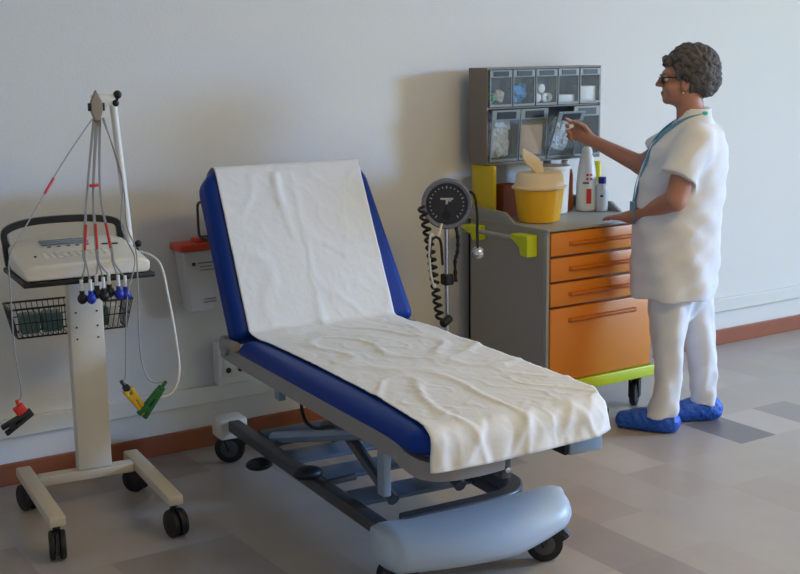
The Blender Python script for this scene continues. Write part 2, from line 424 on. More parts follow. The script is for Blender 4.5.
# ---- paper sheet (thing of its own)
def paper():
    NU, NV = 90, 230
    # path down the couch: (y,z) samples with parameter
    path = []
    def bpt(s, off): # along backrest, off above surface
        p = Mb @ V((0, s, off)); return (p.y, p.z)
    path += [bpt(.585, -.096), bpt(.605, -.0965), bpt(.624, -.093), bpt(.6355, -.072), bpt(.6365, -.03), bpt(.628, -.004), bpt(.605, .005)]
    for s in np.linspace(.57, .05, 14): path.append(bpt(s, .006))
    path += [bpt(.02, .008), (.255, ZT+.008)]
    for y in np.linspace(.215, -.87, 26): path.append((y, ZT+.003))
    path += [(-.90, ZT+.002), (-.925, ZT), (-.944, ZT-.006), (-.960, ZT-.017), (-.971, ZT-.032), (-.976, ZT-.05), (-.982, ZT-.072), (-.992, ZT-.10)]
    P = smooth_path([(0, a, b) for a, b in path], 4)
    cum = [0]
    for i in range(1, len(P)): cum.append(cum[-1]+(P[i]-P[i-1]).length)
    Lt = cum[-1]
    def at(s):
        s = min(max(s, 0), Lt); i = 0
        lo, hi = 0, len(cum)-1
        while hi-lo > 1:
            m_ = (lo+hi)//2
            if cum[m_] <= s: lo = m_
            else: hi = m_
        f = (s-cum[lo])/max(1e-9, cum[hi]-cum[lo]); p = P[lo].lerp(P[hi], f); t_ = (P[hi]-P[lo]).normalized()
        return p, V((0, -t_.z, t_.y)) if True else None
    hinge_s = None
    vs = []; fs = []
    # arclength where seat begins
    s_seat = next(c for c, p in zip(cum, P) if p.z < ZT+.012 and p.y < .27)
    s_front = next(c for c, p in zip(cum, P) if p.y < -.87)
    for j in range(NV+1):
        for i in range(NU+1):
            u = i/NU; s = Lt*j/NV
            # slanted foot hem: the paper runs further down at its left corner
            if s > s_front: s = s_front+(s-s_front)*(1.04-.12*u)
            p, n = at(s)
            if n.dot(V((0, -.8, .6)) if s > .17 else V((0, 1, .4))) < 0: n = -n
            kf = max(0, min(1, (s-s_front)/(Lt-s_front)))
            k = max(0, min(1, (s-s_seat)/.12))
            kk = max(0, min(1, (s-s_seat)/(s_front-s_seat)))
            xl = -.283*(1-k)+k*(-.272+.012*math.sin(kk*math.pi)) - .045*max(0, kk-.85)/.15*0
            xr = .283*(1-k)+k*.318
            xl = xl-.03*kf-.012*max(0, kk-.8)/.2
            # right corner follows the rounded pad corner
            xr = min(xr, X1-.19-.026+math.sqrt(max(.0, .19**2-max(0, -.965+.19-p.y)**2))) if kf == 0 else .30-.016*min(1, kf*3)
            x = xl+(xr-xl)*u
            q = V((x, p.y, p.z))
            # curl round pad corners at the foot: pull y back near x ends
            if kf > 0:
                dx = max(0, x-(X1-.19)); q.y += min(1, kf*2.5+.0)*(.19-math.sqrt(max(0, .19**2-min(.17, dx)**2)))*.8
                dx = max(0, -.267-x); q.y += min(1, kf*2.5)*(.07-math.sqrt(max(0, .07**2-min(.05, dx)**2)))*.6
            # crumples
            nz = noise.noise(V((x*9, s*7, 3)))*.003+noise.noise(V((x*40, s*32, 9)))*.0008
            rid = abs(noise.noise(V((x*6+2, s*4, 20))))
            nz += .0042*max(0, .16-rid)/.16
            nz += .0028*max(0, .12-abs(noise.noise(V((x*13+5, s*11, 31)))))/.12*(.4+.6*max(0, noise.noise(V((x*3, s*3, 50)))+.3))
            if s < s_seat: nz *= .6
            if s < s_seat: nz += .006*math.exp(-((x+.035+.03*math.sin(s*7))/.016)**2)*(.5+.5*math.sin(s*9))
            if kf > 0: nz += kf*(.004*math.sin(x*31+1.2)+.006*noise.noise(V((x*14, s*10, 4))))+.006*min(1, kf*2)*max(0, .2-abs(noise.noise(V((x*7+s*6, s*3, 77)))))/.2
            amp = 1.0
            nn = n if n.length else V((0, 0, 1))
            if s < .16: amp = .4
            d = nn*(abs(nz)*amp if kf == 0 else abs(nz)+.004*kf)
            q = q+d
            vs.append(tuple(q))
    W_ = NU+1
    for j in range(NV):
        for i in range(NU): fs.append((j*W_+i, j*W_+i+1, (j+1)*W_+i+1, (j+1)*W_+i))
    mb = MB().add(vs, fs)
    o = mb.build('couch_paper', 'paper', None, ang=None); o.location = CO; o.rotation_euler = (0, 0, CR)
    sol = o.modifiers.new('thickness', 'SOLIDIFY'); sol.thickness = .0012; sol.offset = 0
    return o
tag(paper(), 'crumpled white paper sheet covering the blue examination couch from backrest to foot', 'paper sheet')

# ------------------------------------------------------------------ ECG cart
EO, ER = (1.323, -.528, 0), R(-6)
cart = thing('equipment_cart', 'cream wheeled cart with single column and black tray, left of the couch', 'cart', EO, ER)
for x in (-.187, .187):
    MB().box2((x-.026, -.275, .108), (x+.026, .265, .142), .007).build('base_leg', 'creamgrey', cart)
MB().box2((-.161, .115, .108), (.161, .165, .142), .005).build('base_crossbar', 'creamgrey', cart)
col = MB().box2((-.03, .115, .142), (.085, .165, .84), .008).build('column', 'cream', cart)
for zz in (.69, .64, .60):
    for xx in (-.008, .062): MB().cyl((xx, .1135, zz), (xx, .115, zz), .0035, n=8).build('screw_hole', 'blackp', col)
def cart_caster(x, y, yaw):
    r = .046
    o = MB().rcyl((0, 0, .085), (0, 0, .108), .012, .003, 12).build('caster', 'black', cart, loc=(x, y, 0)); o.rotation_euler = (0, 0, yaw)
    for s in (-1, 1):
        MB().rcyl((s*.006, -.012, r), (s*.026, -.012, r), r, .007, 26).build('wheel', 'black', o)
    hd = MB(); 
    prof = []
    for a in range(-20, 201, 20): prof.append((-.012+(r+.005)*math.cos(R(a)), r+(r+.005)*math.sin(R(a))))
    rings = [[(xx, p[0], p[1]) for p in prof]+[(xx, -.012, r)] for xx in (-.005, .005)]
    hd.loft(rings); hd.build('caster_hood', 'blackp', o)
cart_caster(-.187, -.245, R(-10)); cart_caster(.187, -.245, R(12)); cart_caster(.187, .235, R(40)); cart_caster(-.187, .235, R(15))
MB().box2((-.222, -.175, .84), (.185, .165, .856), .004).build('tray', 'black', cart)
hd = MB()
hp = smooth_path([(-.205, .15, .86), (-.21, .155, .93), (-.205, .16, .975), (-.13, .165, .997), (0, .168, 1.0), (.1, .165, .993), (.158, .16, .975), (.166, .155, .92), (.166, .15, .86)], 6)
rings = []
for i, p in enumerate(hp):
    t_ = (hp[min(len(hp)-1, i+1)]-hp[max(0, i-1)]).normalized(); n_ = t_.cross(V((0, 1, 0))).normalized()
    hgt = .0115; rings.append([p+n_*hgt+V((0, -.012, 0)), p+n_*hgt+V((0, .012, 0)), p-n_*hgt+V((0, .012, 0)), p-n_*hgt+V((0, -.012, 0))])
hd.loft(rings); hd.build('handle', 'blackp', cart, bevel=.004)
MB().tube([(.190, .12, .862), (.175, .12, 1.10), (.156, .12, 1.375)], .0125, 14).build('pole', 'white', cart)
k = MB().rcyl((.19, .12, .842), (.19, .12, .90), .02, .004, 14); k.sph((.214, .115, .905), .012); k.cyl((.19, .12, .885), (.214, .115, .885), .006); k.build('pole_clamp', 'black', cart)
kk_ = MB().sph((.170, .112, 1.402), .014); kk_.sph((.162, .112, 1.375), .012); kk_.cyl((.156, .12, 1.39), (.172, .112, 1.39), .007); kk_.build('knob', 'black', cart)
MB().box2((.085, .108, 1.365), (.165, .132, 1.405), .006).build('pole_arm', 'white', cart)
# wire basket behind the column
bs = MB()
bx0, bx1, by0, by1, bz0, bz1 = -.205, .205, .19, .325, .605, .705
rim = [(bx0, by0, bz1), (bx1, by0, bz1), (bx1, by1, bz1), (bx0, by1, bz1)]
ins = .022
bot = [(bx0+ins, by0+ins*.6, bz0), (bx1-ins, by0+ins*.6, bz0), (bx1-ins, by1-ins*.6, bz0), (bx0+ins, by1-ins*.6, bz0)]
mid = [tuple((a+b)/2 for a, b in zip(p, q)) for p, q in zip(rim, bot)]
for lp_, r_ in ((rim, .004), (mid, .0022), (bot, .0035)):
    for i in range(4): bs.tube([lp_[i], lp_[(i+1) % 4]], r_, 6)
for side, n_ in ((0, 22), (1, 8), (2, 22), (3, 8)):
    for j in range(n_+1):
        f = j/n_
        a = V(rim[side]).lerp(V(rim[(side+1) % 4]), f); b = V(bot[side]).lerp(V(bot[(side+1) % 4]), f)
        bs.tube([a, b], .0016, 5)
for j in range(1, 22):
    f = j/22; a = V(bot[0]).lerp(V(bot[1]), f); b = V(bot[3]).lerp(V(bot[2]), f); bs.tube([a, b], .0016, 5)
bs.tube([(.0, .165, .70), (.0, .19, .703)], .005, 6); bs.tube([(.05, .165, .70), (.05, .19, .703)], .005, 6)
bs.build('wire_basket', 'wire', cart, ang=60)
Ecart = Matrix.Translation(EO) @ Matrix.Rotation(ER, 4, 'Z')
def epos(p): return tuple(Ecart @ V(p))
pk_labels = [('grey-green packet at the left end of the black wire basket', -.135, 'gel'), ('grey-green packet beside the column in the black wire basket', -.06, 'gel'),
             ('dark green packet just right of the column in the black wire basket', .095, 'gelg'), ('pale packet at the right end of the black wire basket', .15, 'whitepk')]
for lb, x, mm in pk_labels:
    o = MB().box((0, 0, .034), (.065 if x < .1 else .04, .06, .068), (0, 0, R(random.uniform(-6, 6))), .008).build('packet', mm, None, loc=epos((x, .257, bz0+.0045))); o.rotation_euler = (0, 0, ER); tag(o, lb, 'packet', 'packets in the wire basket')

# ECG machine
ecg = thing('electrocardiograph', 'cream electrocardiograph with small grey display on the cart tray', 'medical device', epos((-.022, -.01, .856)), ER)
def ecg_body():
    rows = [(-.155, .0, .044), (-.15, .0, .05), (-.05, 0, .062), (.06, 0, .075), (.13, 0, .088), (.148, 0, .082)]
    rings = []
    for y, z0, z1 in rows:
        w0 = .196 if y < .1 else .185; ch = .012
        if y < -.153: w0 -= .01
        tz = z1
        rings.append([(-w0+.008, y, .002), (-w0, y, .012), (-w0, y, tz-ch-.004), (-w0+.02 + (.03 if y > 0 else 0.01), y, tz), (w0-.02-(.03 if y > 0 else .01), y, tz), (w0, y, tz-ch-.004), (w0, y, .012), (w0-.008, y, .002)])
    return MB().loft(rings)
body = ecg_body().build('case', 'cream', ecg, bevel=.005, ang=30)
sl = math.atan2(.013, .11)
MB().box((-.02, .085, .0825), (.15, .05, .006), (sl, 0, 0), .002).build('display', 'lcd', ecg)
kb = MB()
for i in range(10):
    for j in range(3): kb.box((-.11+i*.021, -.03-j*.022, .0655-j*.0027), (.014, .012, .004), (sl, 0, 0), .001)
kb.build('keypad', 'cream', ecg)
for i in range(5): MB().box((-.075+i*.03, .043, .0735), (.012, .006, .004), (sl, 0, 0), .001).build('button', 'label', ecg)
for x, y in ((.10, .03), (.13, .02)): MB().box((x, y, .073), (.02, .008, .004), (sl, 0, 0), .001).build('button', 'label', ecg)
MB().cyl((-.14, -.06, .061), (-.14, -.06, .0655), .004, n=10).build('button', 'label', ecg)

# lead set
leads = thing('electrode_leads', 'bundle of grey electrode leads hanging from clip on the cart pole', 'electrode leads', EO, ER)
c_ = MB()
pc = (.095, .108, 1.37)
prof = [(0, .05), (.018, .012), (.019, -.02), (.008, -.05), (-.008, -.05), (-.019, -.02), (-.018, .012)]
c_.loft([[(pc[0]+a, y, pc[2]+b) for a, b in prof] for y in (.088, .107)])
clip = c_.build('cable_clip', 'clip', leads, bevel=.003)
MB().box2((.068, .092, 1.352), (.080, .103, 1.378), .002).build('clip_latch', 'black', clip)
MB().box2((.110, .092, 1.352), (.122, .103, 1.378), .002).build('clip_latch', 'black', clip)
EPS = [(-.060, 'black', 0), (-.036, 'elblue', .0), (-.014, 'black', .012), (.004, 'black', .004), (.024, 'black', .012), (.050, 'elblue', .006), (.074, 'elblue', .0)]
for i, (x, mm, dz) in enumerate(EPS):
    y = -.225-(i % 2)*.012
    bx = (-.045, -.04, -.006, -.002, .0, .04, .044)[i]
    pts = [(.095+(i-3)*.004, .10, 1.325), (.04+bx*.5, -.03, 1.10), (bx+.004, -.19, .945), (bx+.002, -.212, .905), (x, y, .855+dz), (x, y, .835+dz)]
    ld = MB().tube(smooth_path(pts, 7), .0026, 6).build('lead', 'cable', leads)
    if i in (1, 3, 5):
        a = V(pts[1]).lerp(V(pts[2]), .72)
        MB().tube([V(pts[1]).lerp(V(pts[2]), .55)+V((0, 0, -.002)), V(pts[2])], .0042, 8).build('lead_sleeve', 'tape', ld)
    MB().tube([(x, y, .862+dz), (x, y, .825+dz)], .0055, 8).build('lead_plug', 'white', ld)
    s_ = MB().sph((x, y-.002, .803+dz), (.0155, .0155, .0165)); s_.cyl((x, y, .828+dz), (x, y, .81+dz), .008, n=10)
    s_.build('suction_bulb', mm, ld)
MB().box((.043, -.03, 1.125), (.03, .012, .009), (0, 0, R(10)), .002).build('lead_tie', 'tape', leads)
# long limb leads
def limb(pts, mm, clamp_c, rot, mm2, con=(.025, .026), nm='limb_lead'):
    e = Euler(rot).to_matrix().to_4x4(); mt = Matrix.Translation(V(clamp_c)) @ e
    cx, cz = con; dx, dz = (.3, 1) if cz else (math.copysign(1, cx), 0)
    end = mt @ V((cx+dx*.026, 0, cz+dz*.026))
    l_ = MB().tube(smooth_path(pts+[tuple(end)], 8), .0022, 6).build(nm, 'cable', leads)
    a = MB(); a.box((0, 0, .008), (.10, .026, .013), (0, R(4), 0), .004); a.box((0, 0, -.008), (.10, .026, .013), (0, R(-4), 0), .004); a.cyl((-.02, -.014, 0), (-.02, .014, 0), .011, n=12)
    b = MB().add(a.v, a.f, mt).build('limb_clamp', mm, l_)
    q = MB(); q.box((cx, 0, cz), (.034, .022, .028) if cz else (.02, .02, .022), None, .004); q.cyl((cx, 0, cz), (cx+dx*.03, 0, cz+dz*.03), .006, n=8)
    MB().add(q.v, q.f, mt).build('clamp_connector', mm2, l_)
limb([(.08, .09, 1.33), (-.05, -.02, 1.20), (-.20, -.16, 1.03), (-.262, -.21, .95), (-.27, -.225, .85), (-.272, -.235, .68), (-.262, -.24, .54)], 'black', (-.278, -.24, .452), (0, R(-30), R(0)), 'red')
ll = MB().tube([V((-.05, -.02, 1.20)).lerp(V((-.20, -.16, 1.03)), .25), V((-.05, -.02, 1.20)).lerp(V((-.20, -.16, 1.03)), .5)], .0042, 8).build('lead_sleeve', 'tape', leads)
limb([(.11, .09, 1.33), (.145, .02, 1.15), (.125, -.02, 1.0), (.12, -.10, .95), (.115, -.2, .90), (.075, -.24, .80), (.062, -.24, .65), (.055, -.24, .55)], 'clampy', (.085, -.24, .463), (0, R(58), 0), 'black', (-.054, 0))
limb([(.115, .09, 1.33), (.15, .03, 1.12), (.14, -.03, .99), (.13, -.16, .93), (.112, -.23, .84), (.105, -.24, .66), (.112, -.242, .57), (.135, -.245, .52)], 'green', (.128, -.248, .452), (0, R(-50), 0), 'green', (.054, 0))
MB().tube(smooth_path([(.170, .03, .885), (.20, .0, .892), (.235, -.06, .86), (.245, -.1, .76), (.25, -.15, .62), (.24, -.2, .52), (.20, -.235, .47), (.15, -.245, .465)], 8), .0042, 8).build('trunk_cable', 'cablew', leads)

# ------------------------------------------------------------------ sphygmomanometer on stand
sp = thing('blood_pressure_monitor', 'round dial blood pressure gauge on a chrome pole between couch and trolley', 'blood pressure monitor', (2.86, -.38, 0))
MB().cyl((0, 0, .07), (0, 0, .86), .0105, n=16).build('pole', 'chrome', sp)
b = MB()
for i in range(5):
    a = R(72*i+20); b.tube([(0, 0, .085), (.11*math.cos(a), .11*math.sin(a), .075), (.2*math.cos(a), .2*math.sin(a), .06)], .012, 8)
b.build('base', 'grey', sp)
for i in range(5):
    a = R(72*i+20); MB().rcyl((.2*math.cos(a)-.012*math.sin(a), .2*math.sin(a)+.012*math.cos(a), .025), (.2*math.cos(a)+.012*math.sin(a), .2*math.sin(a)-.012*math.cos(a), .025), .025, .004, 16).build('caster', 'black', sp)
fa = R(-35)  # the dial faces the camera side of the room
mtx = Matrix.Translation((-.012, -.02, .935)) @ Matrix.Rotation(fa, 4, 'Z') @ Matrix.Rotation(R(90), 4, 'X')
def placed(mb, m): return MB().add(mb.v, mb.f, m)
rim_ = MB().lathe([(.07, -.035), (.09, -.03), (.1, -.01), (.1, .015), (.094, .022), (.084, .018), (.082, .008), (.05, .006)], n=40)
placed(rim_, mtx).build('dial_housing', 'dialrim', sp)
face = placed(MB().lathe([(.083, .004), (.083, .009), (.01, .0095)], n=40), mtx).build('dial_face', 'dial', sp)
mk = MB()
for i in range(21):
    a = R(230-280*i/20); rr = .066
    mk.box((rr*math.cos(a), rr*math.sin(a), .0105), (.010 if i % 5 == 0 else .005, .0035, .002), (0, 0, a))
mk.box((0, .02, .0105), (.05, .007, .002)); mk.box((.0, .008, .0105), (.008, .022, .002)); mk.box((.008, .012, .0105), (.02, .004, .002))
placed(mk, mtx).build('dial_marks', 'mark', face)
placed(MB().box((-.004, -.024, .012), (.005, .05, .002), (0, 0, R(-12))).lathe([(.018, .009), (.018, .0125)], (-.002, -.045, 0), 16), mtx).build('needle', 'black', face)
cc = []
for i in range(190):
    f = i/189; a = 2*math.pi*15*f; c0 = V((-.122, -.005, .93)).lerp(V((-.05, -.035, .47)), f)
    c0.x += .006*math.sin(f*5)
    cc.append(c0+V((.014*math.cos(a), .014*math.sin(a), 0)))
MB().tube(cc, .0062, 6).build('coiled_hose', 'black', sp, ang=None)
MB().tube(smooth_path([(-.05, -.04, .86), (-.09, -.06, .80), (-.13, -.08, .83), (-.138, -.08, .76), (-.13, -.075, .68), (-.11, -.07, .62), (-.10, -.065, .63)], 7), .005, 8).build('cuff_tube', 'white', sp)
MB().tube(smooth_path([(-.135, -.08, .74), (-.13, -.08, .80), (-.10, -.07, .815), (-.07, -.06, .79), (-.062, -.06, .70)], 7), .0055, 8).build('cuff_tube', 'black', sp)
MB().box2((-.02, -.025, .605), (.02, .018, .65), .006).build('pole_bracket', 'black', sp)
MB().tube(smooth_path([(.016, -.03, .87), (.03, -.035, .80), (.028, -.035, .74), (.02, -.03, .70), (.024, -.03, .62)], 6), [.006 if i % 3 else .0085 for i in range(25)], 8).build('hose', 'black', sp)
MB().rcyl((-.05, -.04, .455), (-.005, -.03, .475), .017, .004, 12).build('hose_connector', 'black', sp)
st = thing('stethoscope', 'stethoscope with silver chest piece hanging from the round dial', 'stethoscope', (2.938, -.48, .745))
MB().tube(smooth_path([(-.012, .065, .235), (0.004, .03, .225), (.002, .004, .16), (0, 0, .08), (-.001, -.004, .02)], 7), .0055, 8).build('tube', 'black', st)
ch = MB().lathe([(.0, -.012), (.02, -.011), (.025, -.004), (.025, .002), (.02, .008), (.012, .013), (.0, .014)], n=22)
placed(ch, Matrix.Translation((0, -.004, -.004)) @ Matrix.Rotation(R(-35), 4, 'Z') @ Matrix.Rotation(R(70), 4, 'X')).build('chest_piece', 'chrome', st)

# ------------------------------------------------------------------ trolley
TX0, TX1, TY0, TY1 = 3.193, 3.792, -.6, -.075
tr = thing('medication_trolley', 'grey medical trolley with four orange drawers beside the person in white', 'trolley', (3.49, -.34, 0))
ox, oy = -3.49, .34
def tb(lo, hi): return ((lo[0]+ox, lo[1]+oy, lo[2]), (hi[0]+ox, hi[1]+oy, hi[2]))
m_ = MB()
m_.box2(*tb((TX0, TY0+.02, .135), (TX0+.018, TY1, .815))); m_.box2(*tb((TX1-.018, TY0+.02, .135), (TX1, TY1, .815)))
m_.box2(*tb((TX0, TY1-.018, .135), (TX1, TY1, .815))); m_.box2(*tb((TX0, TY0+.02, .135), (TX1, TY1, .155)))
m_.box2(*tb((TX0+.018, TY0+.025, .155), (TX1-.018, TY0+.03, .815)))
m_.build('body', 'trolley', tr, smooth=False, bevel=.002)
MB().box2(*tb((TX0, TY0-.002, .14), (TX0+.016, TY0+.02, .815)), .003).build('corner_post', 'trolleylt', tr)
MB().box2(*tb((TX1-.016, TY0-.002, .14), (TX1, TY0+.02, .815)), .003).build('corner_post', 'trolleylt', tr)
m_ = MB(); m_.box2(*tb((TX0-.004, TY0-.012, .812), (TX1+.004, TY1, .824)), .004)
m_.build('worktop', 'trolleylt', tr)
m_ = MB(); poly = [(TY1+oy, .824), (TY1+oy, .872), (-.33+oy, .864), (-.392+oy, .826), (-.392+oy, .822)]
m_.prism(poly, 'x', TX0-.004+ox, TX0+.012+ox); m_.prism(poly, 'x', TX1-.012+ox, TX1+.004+ox)
m_.box2(*tb((TX0+.012, TY1-.014, .824), (TX1-.012, TY1, .868)))
m_.build('raised_edge', 'trolley', tr, smooth=False, bevel=.002)
def drawer(z0, z1, hz, hh):
    d = MB().box2(*tb((TX0+.018, TY0-.008, z0), (TX1-.018, TY0+.014, z1)), .005).build('drawer', 'orange', tr)
    cx = (TX0+TX1)/2+ox; w_ = .19
    h = MB(); yb = TY0-.008+oy
    h.loft([[(cx-w_, yb+.001, hz), (cx-w_+.01, yb-.016, hz-.004), (cx-w_+.01, yb-.016, hz-.014), (cx-w_, yb+.001, hz-hh)],
            [(cx+w_, yb+.001, hz), (cx+w_-.01, yb-.016, hz-.004), (cx+w_-.01, yb-.016, hz-.014), (cx+w_, yb+.001, hz-hh)]])
    h.build('handle', 'orangeh', d, smooth=False, bevel=.003)
drawer(.711, .806, .768, .02); drawer(.607, .702, .664, .02); drawer(.503, .598, .56, .02); drawer(.188, .494, .452, .022)
MB().box2(*tb((TX0-.008, TY0-.016, .135), (TX1+.008, TY0+.02, .184)), .006).build('bumper', 'lime', tr)
def trolley_caster(x, y, yaw):
    r = .055
    c = MB().rcyl((0, 0, .112), (0, 0, .135), .02, .003, 14)
    for s in (-1, 1): c.box((s*.021, -.005, .08), (.005, .05, .085), None, .002)
    c.box((0, -.005, .119), (.047, .05, .008), None, .002)
    o = c.build('caster', 'black', tr, loc=(x+ox, y+oy, 0)); o.rotation_euler = (0, 0, yaw)
    MB().rcyl((-.014, -.008, r), (.014, -.008, r), r, .006, 24).build('wheel', 'black', o)
    MB().rcyl((-.0165, -.008, r), (.0165, -.008, r), .03, .003, 18).build('wheel_hub', 'grey', o)
trolley_caster(3.738, -.555, R(-55)); trolley_caster(3.28, -.54, R(-20)); trolley_caster(3.70, -.14, R(10)); trolley_caster(3.28, -.14, R(30))
bar = MB().tube([(3.148+ox, -.52+oy, .775), (3.148+ox, -.11+oy, .775)], .010, 12)
bar.build('side_handle', 'trolleylt', tr)
def bracket(y0, y1, k=1):
    zc = .775; pts = [(y0, zc+.02), (y1, zc+.018), (y1+.004, zc+.004), (y0+.055*k, zc-.03*k), (y0+.045*k, zc-.065*k), (y0, zc-.068*k)]
    MB().prism(pts, 'x', 3.138+ox, 3.192+ox).build('handle_bracket', 'lime', tr, smooth=False, bevel=.004)
bracket(-.545+oy, -.435+oy); bracket(-.20+oy, -.10+oy, .6)
for x in (3.26, 3.60):
    MB().box2(*tb((x-.012, -.125, .824), (x+.012, -.10, 1.049))).build('upright', 'trolleylt', tr, smooth=False)

# ------------------------------------------------------------------ organizer with tilt bins
og = thing('bin_organizer', 'grey organizer with two rows of clear tilting bins above the trolley', 'organizer', (3.515, -.137, 1.05))
OX0, OX1, OY0, OY1 = -.318, .316, -.063, .063
H = .403
m_ = MB(); th = .008
m_.box2((OX0, OY0, 0), (OX0+th, OY1, H)); m_.box2((OX1-th, OY0, 0), (OX1, OY1, H))
m_.box2((OX0+th, OY0, 0), (OX1-th, OY1, th)); m_.box2((OX0+th, OY0, H-th), (OX1-th, OY1, H))
m_.box2((OX0+th, OY0+.004, .231), (OX1-th, OY1, .239))
m_.build('shell', 'shelf', og, smooth=False, bevel=.0015)
MB().box2((OX0+th, OY1-.006, th), (OX1-th, OY1, H-th)).build('back_panel', 'shelfin', og, smooth=False)
BINS = []
def tilt_bin(x0, x1, z0, z1, tilt, contents):
    W_ = x1-x0; Hh = z1-z0; D = .105
    prof_b = [(0, 0), (0, Hh), (D*.82, Hh*.72), (D, .0)]   # y from the front (0) to the back (+D)
    def yz(lo, hi, mb, y0, z0_, y1, z1_): mb.box2((lo, y0, z0_), (hi, y1, z1_))
    f = MB(); t_ = .004
    f.box2((0, -.004, Hh*.80), (W_, .004, Hh)); f.box2((0, -.003, 0), (W_, .004, .010))
    f.box2((0, -.003, .010), (t_*1.3, .004, Hh*.80)); f.box2((W_-t_*1.3, -.003, .010), (W_, .004, Hh*.80))
    o = f.build('tilt_bin', 'binfr', og, smooth=False, loc=(x0, OY0-.0045, z0+.001), bevel=.001); o.rotation_euler = (R(tilt), 0, 0)
    c = MB(); c.box2((t_, -.0008, .01), (W_-t_, .0012, Hh*.8)); c.box2((.001, .004, .0015), (W_-.001, D*.9, .003))
    c.prism([(.004, .003), (.004, Hh*.95), (D*.8, Hh*.7), (D*.9, .003)], 'x', .0012, .0022); c.prism([(.004, .003), (.004, Hh*.95), (D*.8, Hh*.7), (D*.9, .003)], 'x', W_-.0022, W_-.0012)
    c.build('clear_front', 'clear', o, smooth=False)
    MB().box2((W_*.16, -.0058, Hh*.83), (W_*.84, -.004, Hh*.965)).build('bin_label', 'label', o, smooth=False)
    mt = Matrix.Translation(V((3.515, -.137, 1.05))+V((x0, OY0-.0045, z0+.001))) @ Matrix.Rotation(R(tilt), 4, 'X')
    BINS.append((mt, W_, Hh, D))
bw5 = (OX1-OX0-2*th)/5; bw4 = (OX1-OX0-2*th)/4
for i in range(5): tilt_bin(OX0+th+i*bw5+.003, OX0+th+(i+1)*bw5-.003, .240, .392, 0, None)
for i in range(4): tilt_bin(OX0+th+i*bw4+.003, OX0+th+(i+1)*bw4-.003, .010, .228, (5, 4, 22, 0)[i], None)
def blob(n, box, r, mm, name, label, cat, bi, seed):
    mt, W_, Hh, D = BINS[bi]; rnd = random.Random(seed); mb = MB()
    for k_ in range(n):
        s = (r*rnd.uniform(.7, 1.2), r*rnd.uniform(.5, .9), r*rnd.uniform(.6, 1.1))
        mb.box((rnd.uniform(box[0]+r*.6, box[1]-r*.6)*W_ if False else box[0]*W_+r*.75+rnd.random()*max(.001, (box[1]-box[0])*W_-1.5*r), .012+r*.6+rnd.random()*max(.002, D*.62-1.2*r), .006+r*.62+(box[2]*Hh)+rnd.random()*max(.001, (box[3]-box[2])*Hh-1.3*r)), s, (rnd.uniform(-.35, .35), rnd.uniform(-.5, .5), rnd.uniform(-.4, .4)), r*.12, 1)
    o = placed(mb, mt).build(name, mm); tag(o, label, cat); return o
def stuffblob(*a): o = blob(*a); o['kind'] = 'stuff'; return o
stuffblob(9, (.05, .5, 0, .42), .032, 'greenpk', 'green_wrappers', 'green wrapped items in the leftmost upper bin', 'packets', 0, 1)
stuffblob(9, (.42, .95, 0, .46), .032, 'whitepk', 'white_wrappers', 'white wrapped items beside the green ones in leftmost upper bin', 'packets', 0, 2)
stuffblob(20, (.1, .95, 0, .66), .036, 'bluepk', 'blue_wrappers', 'bright blue wrapped items in the second upper bin', 'packets', 1, 3)
for k_, (a, b) in enumerate(((.028, .03), (.07, .03), (.09, .03), (.05, .07))):
    mt, W_, Hh, D = BINS[2]
    o = placed(MB().rcyl((a, .018, b), (a, .065, b), .0195, .004, 18), mt).build('gauze_roll', 'whitepk')
    tag(o, 'white gauze roll %s in the third upper bin' % ('at the left', 'in the middle', 'at the right', 'topmost on the others')[k_], 'gauze roll', 'rolls in the third upper bin')
mt, W_, Hh, D = BINS[3]; tag(placed(MB().box2((.012, .012, .004), (W_-.012, .075, .04), .004), mt).build('gauze_stack', 'whitepk'), 'low white stack lying in the fourth upper bin', 'gauze')
mt, W_, Hh, D = BINS[4]; tag(placed(MB().box2((.012, .012, .004), (W_-.012, .07, .075), .006), mt).build('gauze_pack', 'whitepk'), 'tall white pack in the rightmost upper bin', 'gauze')
stuffblob(70, (.05, .95, 0, .82), .044, 'greypk', 'syringe_wrappers', 'pale wrapped syringes filling the leftmost lower bin', 'syringes', 5, 5)
mt, W_, Hh, D = BINS[6]; tag(placed(MB().box2((.014, .008, .02), (W_-.014, .07, .15), .004), mt).build('kraft_box', 'kraft'), 'tan cardboard box inside the second lower bin', 'box')
stuffblob(70, (.05, .95, 0, .80), .044, 'greypk', 'needle_wrappers', 'pale blue wrapped needles in the tilted lower bin by the hand', 'needles', 7, 6)

# ------------------------------------------------------------------ things on the trolley
WT = .824
tag(MB().box2((0, 0, 0), (.018, .15, .222), .003).build('disposal_box', 'yellow', None, loc=(3.207, -.232, WT+.001)), 'upright plain yellow box at the left rear end of the trolley top', 'box')
tag(MB().box2((0, 0, 0), (.10, .085, .135), .003).build('carton', 'brown', None, loc=(3.275, -.215, WT+.001)), 'brown carton between the plain yellow box and the white tub', 'box')
sh = thing('sharps_container', 'amber yellow sharps tub with cream lid and open flap on trolley top', 'sharps container', (3.322, -.395, WT+.001), R(12))
MB().lathe([(.06, 0), (.088, .002), (.094, .02), (.109, .13), (.111, .136), (.104, .138)], n=36, sy=.9).build('tub', 'tub', sh)
ld = MB().lathe([(.1, .139), (.120, .139), (.121, .147), (.112, .150), (.108, .158), (.103, .196), (.097, .203), (.06, .205)], n=36, sy=.9)
ld = ld.build('lid', 'tublid', sh)
fl = MB(); rings = []
for f in np.linspace(0, 1, 9):
    wv = (.03+.035*math.sin(math.pi*min(1, f*1.0)))*(1-f**4)+.004; y = -.01+.02*f; z = .204+.112*f-.01*f*f; x = -.01-.085*f
    rings.append([(x-wv*.75, y-.004, z), (x+wv*.75, y-.004, z), (x+wv*.75, y+.004, z), (x-wv*.75, y+.004, z)])
